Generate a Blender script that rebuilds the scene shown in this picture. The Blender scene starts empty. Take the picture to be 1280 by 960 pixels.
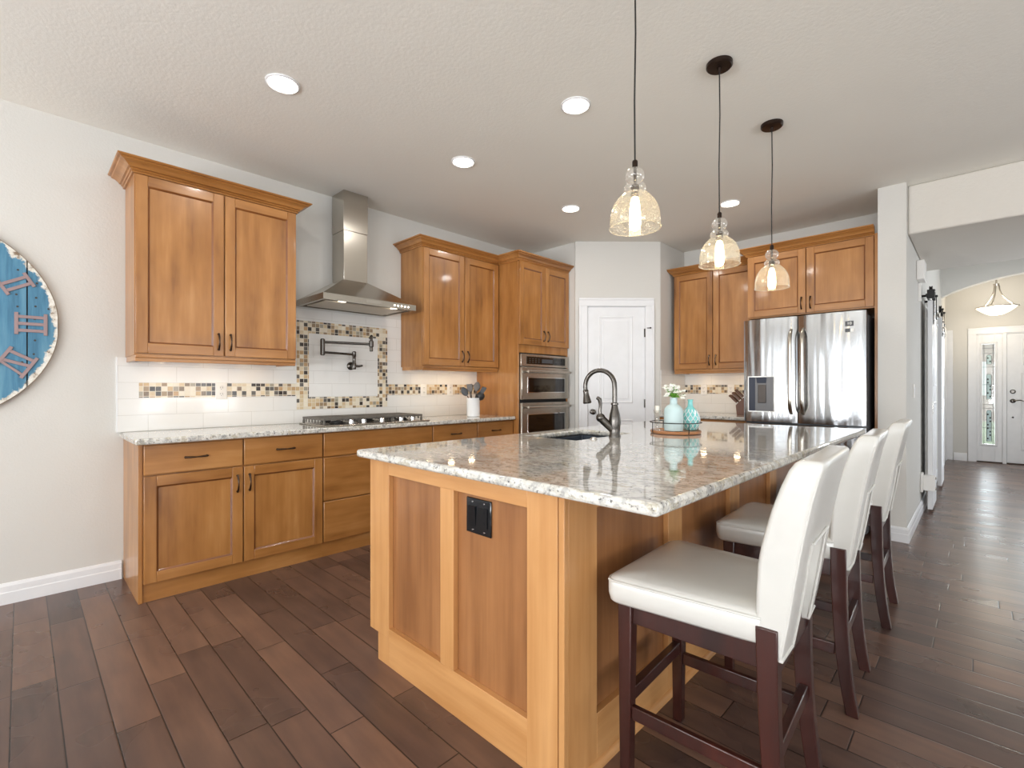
import bpy, bmesh, math, random
from mathutils import Vector, Matrix

random.seed(7)
PI = math.pi
SC = bpy.context.scene
COL = SC.collection
R = math.radians

# ------------------------------------------------------------------ camera
CAM_H, YAW, FPX = 1.186, 44.27, 599.0
cam_data = bpy.data.cameras.new('camera')
cam_data.sensor_fit = 'HORIZONTAL'
cam_data.sensor_width = 36.0
cam_data.lens = 36.0 * FPX / 1280.0
cam_data.shift_y = 5.0 / 1280.0
cam_data.clip_start = 0.02
cam = bpy.data.objects.new('camera', cam_data)
COL.objects.link(cam)
cam.location = (0, 0, CAM_H)
cam.rotation_euler = (R(90), 0, R(YAW))
SC.camera = cam

# ------------------------------------------------------------------ world, daylight, exposure
SC.view_settings.view_transform = 'Standard'
SC.view_settings.look = 'None'
SC.view_settings.gamma = 1.0
SC.view_settings.use_curve_mapping = False
SC.view_settings.exposure = -0.08
SC.cycles.max_bounces = 10
SC.cycles.diffuse_bounces = 5
SC.cycles.glossy_bounces = 5
SC.cycles.transmission_bounces = 8
SC.cycles.transparent_max_bounces = 16
SC.cycles.caustics_reflective = False
SC.cycles.caustics_refractive = False
SC.cycles.sample_clamp_indirect = 3.0
SC.cycles.use_guiding = True
SC.cycles.denoising_prefilter = 'ACCURATE'
SC.cycles.denoising_quality = 'HIGH'
SC.cycles.denoising_input_passes = 'RGB_ALBEDO_NORMAL'
SC.cycles.use_denoising = True

world = bpy.data.worlds.new('world')
SC.world = world
world.use_nodes = True
bg = world.node_tree.nodes['Background']
bg.inputs[0].default_value = (0.80, 0.90, 1.0, 1)
bg.inputs[1].default_value = 1.6


def area_light(name, loc, rot, sx, sy, power, color=(1, 1, 1), parent=None, shape='RECTANGLE', spread=None):
    d = bpy.data.lights.new(name, 'AREA')
    d.shape = shape
    d.size = sx
    d.size_y = sy
    d.energy = power
    d.color = color
    if spread:
        d.spread = spread
    o = bpy.data.objects.new(name, d)
    COL.objects.link(o)
    o.location = loc
    o.rotation_euler = rot
    if parent:
        o.parent = parent
    return o


ROOM_X0, ROOM_X1, REAR_Y, CEIL, HALL_CEIL = -3.83, 4.4, -4.2, 2.765, 3.25
DAY = (0.90, 0.95, 1.0)
# daylight entering by the windows of the rear wall and of the right wall
REAR_WIN = [(-3.2, -1.9), (-1.5, -0.2), (0.3, 1.6), (2.2, 3.9)]
RIGHT_WIN = [(-3.4, -1.6), (-0.9, 0.9), (1.6, 3.6)]
# sky light comes in level; added fill lamps tilt up to brighten the ceiling
for a, b in REAR_WIN:
    area_light('daylight_rear', ((a + b) / 2, REAR_Y - 0.10, 1.25), (R(90), 0, R(0)), b - a, 2.0, 34, DAY)
    area_light('ceiling_fill_rear', ((a + b) / 2, REAR_Y - 0.16, 0.95), (R(148), 0, R(0)), b - a, 1.3, 116, (0.98, 0.99, 1.0))
for a, b in RIGHT_WIN:
    area_light('daylight_side', (ROOM_X1 + 0.10, (a + b) / 2, 1.25), (R(90), 0, R(90)), b - a, 2.0, 10, DAY)
    area_light('ceiling_fill_side', (ROOM_X1 + 0.16, (a + b) / 2, 0.95), (R(148), 0, R(90)), b - a, 1.3, 66, (0.98, 0.99, 1.0))
# daylight at the entry; an unseen lamp is added to brighten the hall wall
area_light('daylight_entry', (0.10, 10.98, 1.1), (R(90), 0, R(180)), 0.15, 1.6, 10, DAY)
area_light('daylight_entry', (0.76, 10.98, 1.75), (R(90), 0, R(180)), 0.5, 0.34, 18, DAY)
area_light('hall_fill', (1.80, 7.6, 1.3), (R(100), 0, R(90)), 1.6, 1.8, 48, DAY)


# ------------------------------------------------------------------ helpers: materials
def lin(c):
    out = []
    for v in c:
        v = v / 255.0
        out.append(v / 12.92 if v <= 0.04045 else ((v + 0.055) / 1.055) ** 2.4)
    return (out[0], out[1], out[2], 1.0)


class NT:
    def __init__(self, name):
        self.m = bpy.data.materials.new(name)
        self.m.use_nodes = True
        self.t = self.m.node_tree
        self.b = self.t.nodes['Principled BSDF']
        self.out = self.t.nodes['Material Output']

    def n(self, typ, **kw):
        nd = self.t.nodes.new(typ)
        for k, v in kw.items():
            setattr(nd, k, v)
        return nd

    def l(self, a, b):
        self.t.links.new(a, b)

    def val(self, sock, v):
        self.b.inputs[sock].default_value = v

    def math(self, op, a, b=None, c=None):
        nd = self.n('ShaderNodeMath', operation=op)
        for i, v in enumerate((a, b, c)):
            if v is None:
                continue
            if isinstance(v, (int, float)):
                nd.inputs[i].default_value = v
            else:
                self.l(v, nd.inputs[i])
        return nd.outputs[0]

    def ramp(self, fac, stops, mode='LINEAR'):
        nd = self.n('ShaderNodeValToRGB')
        cr = nd.color_ramp
        cr.interpolation = mode
        while len(cr.elements) > 1:
            cr.elements.remove(cr.elements[-1])
        cr.elements[0].position = stops[0][0]
        cr.elements[0].color = stops[0][1]
        for p, c in stops[1:]:
            e = cr.elements.new(p)
            e.color = c
        self.l(fac, nd.inputs[0])
        return nd.outputs[0]

    def mix(self, fac, a, b, mode='MIX'):
        nd = self.n('ShaderNodeMix', data_type='RGBA', blend_type=mode)
        for s, v in ((nd.inputs[0], fac), (nd.inputs[6], a), (nd.inputs[7], b)):
            if isinstance(v, (int, float)):
                s.default_value = v
            elif isinstance(v, tuple):
                s.default_value = v
            else:
                self.l(v, s)
        return nd.outputs[2]

    def coords(self, scale=(1, 1, 1), rnd=False, rot=(0, 0, 0)):
        tc = self.n('ShaderNodeTexCoord')
        v = tc.outputs['Object']
        if rnd:
            oi = self.n('ShaderNodeObjectInfo')
            ad = self.n('ShaderNodeVectorMath', operation='ADD')
            mu = self.n('ShaderNodeVectorMath', operation='SCALE')
            mu.inputs[0].default_value = (37.0, 23.0, 51.0)
            self.l(oi.outputs['Random'], mu.inputs['Scale'])
            self.l(v, ad.inputs[0])
            self.l(mu.outputs[0], ad.inputs[1])
            v = ad.outputs[0]
        mp = self.n('ShaderNodeMapping')
        mp.inputs['Scale'].default_value = scale
        mp.inputs['Rotation'].default_value = rot
        self.l(v, mp.inputs[0])
        return mp.outputs[0]

    def noise(self, vec, scale, detail=3, rough=0.5):
        nd = self.n('ShaderNodeTexNoise')
        nd.inputs['Scale'].default_value = scale
        nd.inputs['Detail'].default_value = detail
        nd.inputs['Roughness'].default_value = rough
        if vec is not None:
            self.l(vec, nd.inputs['Vector'])
        return nd.outputs[0]

    def bump(self, height, strength=0.2, dist=0.01):
        nd = self.n('ShaderNodeBump')
        nd.inputs['Strength'].default_value = strength
        nd.inputs['Distance'].default_value = dist
        self.l(height, nd.inputs['Height'])
        self.l(nd.outputs[0], self.b.inputs['Normal'])
        return nd


def plain(name, rgb, rough=0.5, metal=0.0, coat=0.0, spec=None, emit=None, estr=0.0):
    q = NT(name)
    # a faint procedural mottling keeps every surface from being dead flat
    c = q.coords((1, 1, 1))
    nz = q.noise(c, 9.0, 2)
    k = lin(rgb)
    col = q.mix(nz, tuple(v * 0.94 for v in k[:3]) + (1,), tuple(min(1, v * 1.05) for v in k[:3]) + (1,))
    q.l(col, q.b.inputs['Base Color'])
    q.val('Roughness', rough)
    q.val('Metallic', metal)
    q.val('Coat Weight', coat)
    q.val('Coat Roughness', 0.1)
    if spec is not None:
        q.val('Specular IOR Level', spec)
    if emit:
        q.val('Emission Color', lin(emit))
        q.val('Emission Strength', estr)
    return q.m


def wall_paint(name, rgb, bs=0.25, sc=90):
    q = NT(name)
    c = q.coords()
    n1 = q.noise(c, 1.3, 2)
    k = lin(rgb)
    col = q.mix(n1, tuple(v * 0.97 for v in k[:3]) + (1,), tuple(min(1, v * 1.03) for v in k[:3]) + (1,))
    q.l(col, q.b.inputs['Base Color'])
    q.val('Roughness', 0.75)
    q.val('Specular IOR Level', 0.25)
    h = q.noise(c, sc, 4, 0.55)
    q.bump(h, bs, 0.004)
    return q.m


def wood(name, stops, sc, gloss=0.34, coat=0.38, mott=0.62):
    q = NT(name)
    c = q.coords(sc, rnd=True)
    g = q.noise(c, 1.0, 4, 0.58)
    c2 = q.coords(tuple(max(1.3, v * 0.16) for v in sc), rnd=True)
    m = q.noise(c2, 1.5, 3, 0.55)
    f = q.math('ADD', q.math('MULTIPLY', g, 0.42), q.math('MULTIPLY', m, mott))
    col = q.ramp(f, [(p, lin(v)) for p, v in stops])
    q.l(col, q.b.inputs['Base Color'])
    q.val('Roughness', gloss)
    q.val('Coat Weight', coat)
    q.val('Coat Roughness', 0.09)
    q.bump(g, 0.05, 0.002)
    return q.m


MAPLE = [(0.30, (112, 70, 34)), (0.44, (153, 102, 51)), (0.57, (170, 117, 63)), (0.74, (189, 138, 84))]
PALE = [(0.30, (184, 131, 78)), (0.5, (205, 154, 100)), (0.7, (218, 170, 116))]
BROWN = [(0.30, (132, 86, 50)), (0.5, (160, 110, 68)), (0.7, (178, 128, 84))]
MAHOG = [(0.3, (38, 17, 14)), (0.5, (62, 28, 22)), (0.7, (86, 42, 34))]

M = {}
M['wood_v'] = wood('honey_maple_vertical', MAPLE, (22, 22, 1.6))
M['wood_h'] = wood('honey_maple_horizontal', MAPLE, (1.6, 22, 22))
M['wood_y'] = wood('honey_maple_lengthwise', MAPLE, (22, 1.6, 22))
M['glaze'] = wood('honey_maple_glazed_bead', [(0.3, (92, 52, 24)), (0.7, (140, 86, 44))], (10, 10, 2))
M['pale_v'] = wood('pale_maple_vertical', PALE, (26, 26, 1.4), 0.4, 0.15, 0.35)
M['pale_h'] = wood('pale_maple_horizontal', PALE, (1.4, 26, 26), 0.4, 0.15, 0.35)
M['pale_y'] = wood('pale_maple_lengthwise', PALE, (26, 1.4, 26), 0.4, 0.15, 0.35)
M['brown_v'] = wood('brown_maple_panel', BROWN, (30, 30, 1.2), 0.38, 0.2, 0.4)
M['mahogany'] = wood('dark_mahogany', MAHOG, (20, 20, 2.0), 0.28, 0.45, 0.4)
M['block_wood'] = wood('dark_block_wood', [(0.3, (70, 42, 28)), (0.7, (112, 70, 48))], (20, 20, 3))
M['tray_wood'] = wood('tray_wood', [(0.3, (150, 92, 54)), (0.7, (196, 140, 96))], (3, 22, 22))
M['wall'] = wall_paint('greige_wall_paint', (208, 206, 201))
M['ceiling'] = wall_paint('ceiling_paint', (236, 234, 227), 0.25, 55)
M['soffit'] = wall_paint('soffit_paint', (211, 206, 198), 0.6, 50)
M['white'] = plain('white_trim_paint', (228, 229, 231), 0.32)
M['white_gloss'] = plain('white_glazed_ceramic', (236, 238, 240), 0.12, coat=0.5)
M['plate'] = plain('white_plastic', (238, 236, 232), 0.35)
M['slot'] = plain('dark_slot', (60, 58, 56), 0.6)
M['bronze'] = plain('oil_rubbed_bronze', (58, 46, 40), 0.32, metal=0.85)
M['pull'] = plain('dark_antique_pull', (84, 70, 60), 0.26, metal=0.95)
M['gunmetal'] = plain('dark_venetian_bronze', (96, 92, 88), 0.24, metal=0.95)
M['black_metal'] = plain('black_iron', (34, 33, 33), 0.45, metal=0.4)
M['cast_iron'] = plain('cast_iron_grate', (112, 108, 102), 0.5, metal=0.5)
M['black_gloss'] = plain('black_gloss_plastic', (12, 16, 20), 0.12, coat=0.4)
M['black_glass'] = plain('black_oven_glass', (14, 12, 11), 0.05, coat=0.6)
M['dark_gap'] = plain('dark_gap', (16, 14, 13), 0.7)
M['nickel'] = plain('brushed_nickel', (205, 200, 192), 0.25, metal=1.0)
M['chrome'] = plain('polished_steel', (225, 225, 225), 0.08, metal=1.0)
M['slate'] = plain('slate_composite', (66, 74, 86), 0.4)
M['grey_case'] = plain('grey_appliance_case', (112, 112, 114), 0.4, metal=0.3)
M['cream'] = plain('cream_bonded_leather', (207, 206, 201), 0.28, coat=0.25)
M['aqua'] = plain('aqua_ceramic', (126, 204, 204), 0.18, coat=0.4)
M['leaf'] = plain('fresh_green_leaf', (104, 160, 56), 0.5)
M['petal'] = plain('white_petal', (244, 244, 236), 0.6)
M['candle'] = plain('ivory_candle', (240, 236, 226), 0.5)
M['numeral'] = plain('dusty_pink_metal', (146, 124, 124), 0.45, metal=0.2)
M['grille'] = plain('aluminium_filter', (196, 188, 174), 0.4, metal=0.7)
M['sticker'] = plain('grey_sticker', (70, 72, 76), 0.4)
M['lawn'] = plain('lawn', (96, 128, 70), 0.9)
M['brick'] = plain('brick_facade', (120, 74, 64), 0.9)
M['paving'] = plain('concrete_paving', (150, 150, 150), 0.9)
M['utensil_steel'] = plain('brushed_utensil_steel', (84, 78, 74), 0.4, metal=0.6)
M['cord'] = plain('black_cord', (24, 23, 22), 0.5)
M['switch_grey'] = plain('grey_rubber', (52, 58, 74), 0.5)


def emissive(name, rgb, strength):
    q = NT(name)
    q.val('Base Color', lin(rgb))
    q.val('Emission Color', lin(rgb))
    q.val('Emission Strength', strength)
    q.val('Roughness', 0.4)
    return q.m


M['bulb'] = emissive('lit_bulb', (255, 232, 186), 20.0)
M['lens'] = emissive('lit_downlight_lens', (255, 244, 226), 14.0)
M['bowl_glow'] = emissive('lit_alabaster_bowl', (255, 240, 214), 1.7)
M['puck'] = emissive('lit_puck_lens', (255, 214, 160), 12.0)
M['hood_lamp'] = emissive('lit_hood_lamp', (255, 240, 220), 4.0)


def granite(name):
    q = NT(name)
    c = q.coords((1, 1, 1))
    st = q.coords((5.0, 12.0, 12.0), rot=(0, 0, R(-40)))
    big = q.noise(st, 1.5, 7, 0.68)
    base = q.ramp(big, [(0.30, lin((146, 144, 142))), (0.42, lin((204, 202, 194))), (0.52, lin((222, 221, 216))),
                        (0.59, lin((182, 175, 156))), (0.67, lin((208, 206, 200))), (0.8, lin((228, 229, 230)))])
    med = q.noise(c, 38.0, 4, 0.65)
    grey = q.ramp(med, [(0.50, (0, 0, 0, 1)), (0.60, (1, 1, 1, 1))])
    col = q.mix(q.math('MULTIPLY', grey, 0.55), base, lin((138, 138, 140)))
    fine = q.noise(c, 74.0, 3, 0.6)
    dk = q.ramp(fine, [(0.60, (0, 0, 0, 1)), (0.68, (1, 1, 1, 1))])
    col = q.mix(q.math('MULTIPLY', dk, 0.85), col, lin((44, 42, 46)))
    wt = q.ramp(fine, [(0.30, (1, 1, 1, 1)), (0.38, (0, 0, 0, 1))])
    col = q.mix(q.math('MULTIPLY', wt, 0.6), col, lin((236, 234, 228)))
    q.l(col, q.b.inputs['Base Color'])
    q.val('Roughness', 0.07)
    q.val('Specular IOR Level', 0.6)
    q.val('Coat Weight', 0.5)
    q.val('Coat Roughness', 0.02)
    return q.m


M['granite'] = granite('speckled_granite')


def stainless(name, rgb, rough=0.22, brushed=(2, 2, 260), aniso=0.6, wav=0.0):
    q = NT(name)
    c = q.coords(brushed)
    n1 = q.noise(c, 1.0, 3)
    k = lin(rgb)
    col = q.mix(n1, tuple(v * 0.93 for v in k[:3]) + (1,), k)
    q.l(col, q.b.inputs['Base Color'])
    q.val('Metallic', 1.0)
    q.val('Roughness', rough)
    q.val('Anisotropic', aniso)
    tg = q.n('ShaderNodeTangent', direction_type='RADIAL', axis='Z')
    q.l(tg.outputs[0], q.b.inputs['Tangent'])
    if wav > 0:
        c2 = q.coords((12.0, 1.0, 0.8))
        n2 = q.noise(c2, 1.0, 1)
        q.bump(n2, wav, 0.02)
    return q.m


M['steel'] = stainless('brushed_stainless', (196, 190, 180), 0.24)
M['steel_fridge'] = stainless('fridge_stainless', (176, 177, 179), 0.16, (260, 2, 2), 0.5, 0.9)


def floor_mat():
    q = NT('dark_plank_floor')
    tc = q.n('ShaderNodeTexCoord')
    # planks run along the world X axis, 0.127 m wide
    mp = q.n('ShaderNodeMapping')
    mp.inputs['Location'].default_value = (0.3, 0.025, 0)
    q.l(tc.outputs['Object'], mp.inputs[0])
    sep = q.n('ShaderNodeSeparateXYZ')
    q.l(mp.outputs[0], sep.inputs[0])
    W, L = 0.1275, 0.74
    row = q.math('FLOOR', q.math('DIVIDE', sep.outputs[1], W))
    wn = q.n('ShaderNodeTexWhiteNoise', noise_dimensions='1D')
    q.l(row, wn.inputs['W'])
    xs = q.math('ADD', q.math('DIVIDE', sep.outputs[0], L), q.math('MULTIPLY', wn.outputs[0], 7.3))
    colx = q.math('FLOOR', xs)
    fx = q.math('FRACT', xs)
    fy = q.math('FRACT', q.math('DIVIDE', sep.outputs[1], W))
    cv = q.n('ShaderNodeCombineXYZ')
    q.l(row, cv.inputs[0])
    q.l(colx, cv.inputs[1])
    w2 = q.n('ShaderNodeTexWhiteNoise', noise_dimensions='2D')
    q.l(cv.outputs[0], w2.inputs['Vector'])
    tone = w2.outputs[0]
    # grain
    ad = q.n('ShaderNodeVectorMath', operation='ADD')
    sc = q.n('ShaderNodeVectorMath', operation='SCALE')
    q.l(w2.outputs['Color'], sc.inputs[0])
    sc.inputs['Scale'].default_value = 30
    q.l(tc.outputs['Object'], ad.inputs[0])
    q.l(sc.outputs[0], ad.inputs[1])
    gm = q.n('ShaderNodeMapping')
    gm.inputs['Scale'].default_value = (1.6, 11, 1)
    q.l(ad.outputs[0], gm.inputs[0])
    g = q.noise(gm.outputs[0], 1.6, 3, 0.55)
    g2 = q.noise(ad.outputs[0], 3.6, 2, 0.5)
    f = q.math('ADD', q.math('ADD', 0.03, q.math('MULTIPLY', tone, 0.29)), q.math('ADD', q.math('MULTIPLY', g, 0.42), q.math('MULTIPLY', g2, 0.30)))
    col = q.ramp(f, [(0.28, lin((64, 50, 46))), (0.48, lin((91, 70, 62))), (0.63, lin((109, 83, 71))), (0.82, lin((130, 99, 82)))])
    gx = q.math('MINIMUM', fx, q.math('SUBTRACT', 1.0, fx))
    gy = q.math('MINIMUM', fy, q.math('SUBTRACT', 1.0, fy))
    ex = q.math('MULTIPLY', gx, L)
    ey = q.math('MULTIPLY', gy, W)
    e = q.math('MINIMUM', ex, ey)
    gap = q.math('LESS_THAN', e, 0.0019)
    col = q.mix(gap, col, lin((26, 18, 16)))
    q.l(col, q.b.inputs['Base Color'])
    rg = q.math('ADD', 0.22, q.math('MULTIPLY', g2, 0.14))
    q.l(rg, q.b.inputs['Roughness'])
    q.val('Specular IOR Level', 0.5)
    bev = q.n('ShaderNodeMapRange')
    bev.inputs['From Min'].default_value = 0.0
    bev.inputs['From Max'].default_value = 0.005
    q.l(e, bev.inputs['Value'])
    q.bump(bev.outputs[0], 0.3, 0.002)
    return q.m


M['floor'] = floor_mat()


def tile_mat(name, ax):
    """white subway tile; ax = index of the horizontal object axis"""
    q = NT(name)
    tc = q.n('ShaderNodeTexCoord')
    sep = q.n('ShaderNodeSeparateXYZ')
    q.l(tc.outputs['Object'], sep.inputs[0])
    cb = q.n('ShaderNodeCombineXYZ')
    q.l(sep.outputs[ax], cb.inputs[0])
    q.l(sep.outputs[2], cb.inputs[1])
    br = q.n('ShaderNodeTexBrick')
    br.offset = 0.5
    br.inputs['Scale'].default_value = 1.0
    br.inputs['Mortar Size'].default_value = 0.0016
    br.inputs['Mortar Smooth'].default_value = 0.3
    br.inputs['Brick Width'].default_value = 0.305
    br.inputs['Row Height'].default_value = 0.1035
    br.inputs['Color1'].default_value = lin((229, 228, 225))
    br.inputs['Color2'].default_value = lin((226, 225, 222))
    br.inputs['Mortar'].default_value = lin((205, 203, 198))
    q.l(cb.outputs[0], br.inputs['Vector'])
    q.l(br.outputs[0], q.b.inputs['Base Color'])
    q.val('Roughness', 0.16)
    q.val('Coat Weight', 0.3)
    inv = q.math('SUBTRACT', 1.0, br.outputs['Fac'])
    q.bump(inv, 0.25, 0.002)
    return q.m


def mosaic_mat(name, ax, cell=0.0317):
    q = NT(name)
    tc = q.n('ShaderNodeTexCoord')
    sep = q.n('ShaderNodeSeparateXYZ')
    q.l(tc.outputs['Object'], sep.inputs[0])
    u = q.math('DIVIDE', sep.outputs[ax], cell)
    v = q.math('DIVIDE', sep.outputs[2], cell)
    cb = q.n('ShaderNodeCombineXYZ')
    q.l(q.math('FLOOR', u), cb.inputs[0])
    q.l(q.math('FLOOR', v), cb.inputs[1])
    wn = q.n('ShaderNodeTexWhiteNoise', noise_dimensions='3D')
    q.l(cb.outputs[0], wn.inputs['Vector'])
    cols = [(222, 212, 190), (204, 184, 150), (74, 68, 62), (196, 168, 128), (228, 220, 202), (150, 128, 100),
            (96, 92, 88), (212, 196, 166), (184, 152, 112), (58, 50, 46), (224, 214, 196), (158, 150, 134), (206, 186, 152), (126, 106, 84)]
    col = q.ramp(wn.outputs[0], [(i / len(cols), lin(c)) for i, c in enumerate(cols)], 'CONSTANT')
    nz = q.noise(tc.outputs['Object'], 60, 3)
    col = q.mix(0.18, col, nz, 'OVERLAY')
    fu = q.math('FRACT', u)
    fv = q.math('FRACT', v)
    e = q.math('MINIMUM', q.math('MINIMUM', fu, q.math('SUBTRACT', 1.0, fu)), q.math('MINIMUM', fv, q.math('SUBTRACT', 1.0, fv)))
    gr = q.math('LESS_THAN', e, 0.05)
    col = q.mix(gr, col, lin((222, 214, 198)))
    q.l(col, q.b.inputs['Base Color'])
    q.val('Roughness', 0.18)
    q.bump(q.math('MINIMUM', e, 0.1), 0.4, 0.004)
    return q.m


M['tile_x'] = tile_mat('white_subway_tile', 0)
M['tile_y'] = tile_mat('white_subway_tile_return', 1)
M['mosaic'] = mosaic_mat('stone_glass_mosaic', 0)


def seeded_glass(name, tint, seeds=True, amount=0.6, seed_amt=0.5):
    """thin blown glass: mostly see-through, with a sharp reflection and little seeds"""
    q = NT(name)
    t = q.t
    tr = q.n('ShaderNodeBsdfTransparent')
    tr.inputs[0].default_value = tint
    gl = q.n('ShaderNodeBsdfGlossy')
    gl.inputs['Roughness'].default_value = 0.04
    gl.inputs['Color'].default_value = (1, 1, 1, 1)
    df = q.n('ShaderNodeBsdfTranslucent')
    df.inputs[0].default_value = (1.0, 0.96, 0.86, 1)
    dd = q.n('ShaderNodeBsdfDiffuse')
    dd.inputs[0].default_value = (1.0, 0.93, 0.8, 1)
    mx0 = q.n('ShaderNodeMixShader')
    q.l(df.outputs[0], mx0.inputs[1])
    q.l(dd.outputs[0], mx0.inputs[2])
    lw = q.n('ShaderNodeLayerWeight')
    lw.inputs['Blend'].default_value = 0.35
    mx1 = q.n('ShaderNodeMixShader')
    fr = q.math('ADD', 0.04, q.math('MULTIPLY', lw.outputs['Facing'], amount))
    q.l(fr, mx1.inputs[0])
    q.l(tr.outputs[0], mx1.inputs[1])
    q.l(gl.outputs[0], mx1.inputs[2])
    mx2 = q.n('ShaderNodeMixShader')
    if seeds:
        vo = q.n('ShaderNodeTexVoronoi')
        vo.inputs['Scale'].default_value = 190.0
        tc = q.n('ShaderNodeTexCoord')
        q.l(tc.outputs['Object'], vo.inputs['Vector'])
        sd = q.ramp(vo.outputs['Distance'], [(0.18, (1, 1, 1, 1)), (0.40, (0.16, 0.16, 0.16, 1))])
        q.l(q.math('MULTIPLY', sd, seed_amt), mx2.inputs[0])
    else:
        mx2.inputs[0].default_value = 0.12
    q.l(mx1.outputs[0], mx2.inputs[1])
    q.l(mx0.outputs[0], mx2.inputs[2])
    q.l(mx2.outputs[0], q.out.inputs['Surface'])
    return q.m


M['shade_glass'] = seeded_glass('seeded_amber_glass', (0.98, 0.95, 0.88, 1))
M['clear_glass'] = seeded_glass('clear_blown_glass', (0.97, 0.97, 0.97, 1), False, 0.85)
M['pane'] = seeded_glass('window_pane', (0.94, 0.97, 0.97, 1), False, 0.3)


def frosted(name, rgb):
    q = NT(name)
    q.val('Base Color', lin(rgb))
    q.val('Roughness', 0.45)
    q.val('Transmission Weight', 0.15)
    c = q.coords()
    q.bump(q.noise(c, 60, 2), 0.05, 0.002)
    return q.m


M['frosted'] = frosted('frosted_pale_aqua_glass', (206, 230, 232))


def clock_face_mat():
    q = NT('chipped_blue_boards')
    tc = q.n('ShaderNodeTexCoord')
    c = tc.outputs['Object']
    ln = q.n('ShaderNodeVectorMath', operation='LENGTH')
    sx = q.n('ShaderNodeVectorMath', operation='MULTIPLY')
    sx.inputs[1].default_value = (1, 0, 1)
    q.l(c, sx.inputs[0])
    q.l(sx.outputs[0], ln.inputs[0])
    st = q.coords((14, 14, 1.2))
    g = q.noise(st, 1.5, 6, 0.65)
    blue = q.ramp(g, [(0.25, lin((40, 86, 114))), (0.5, lin((72, 126, 156))), (0.75, lin((104, 152, 174)))])
    w = q.noise(c, 16, 5, 0.7)
    edge = q.math('ADD', ln.outputs['Value'], q.math('MULTIPLY', q.math('SUBTRACT', w, 0.5), 0.10))
    worn = q.ramp(edge, [(0.523, (0, 0, 0, 1)), (0.531, (1, 1, 1, 1))])
    chip = q.ramp(q.noise(c, 30, 4, 0.6), [(0.42, lin((226, 224, 216))), (0.56, lin((206, 200, 188))), (0.66, lin((126, 104, 82)))])
    col = q.mix(worn, blue, chip)
    q.l(col, q.b.inputs['Base Color'])
    q.val('Roughness', 0.6)
    q.bump(g, 0.2, 0.004)
    return q.m


M['clock_face'] = clock_face_mat()
M['clock_rim'] = wood('weathered_rim_wood', [(0.3, (92, 74, 60)), (0.6, (168, 154, 136))], (14, 14, 14), 0.7, 0)


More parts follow.
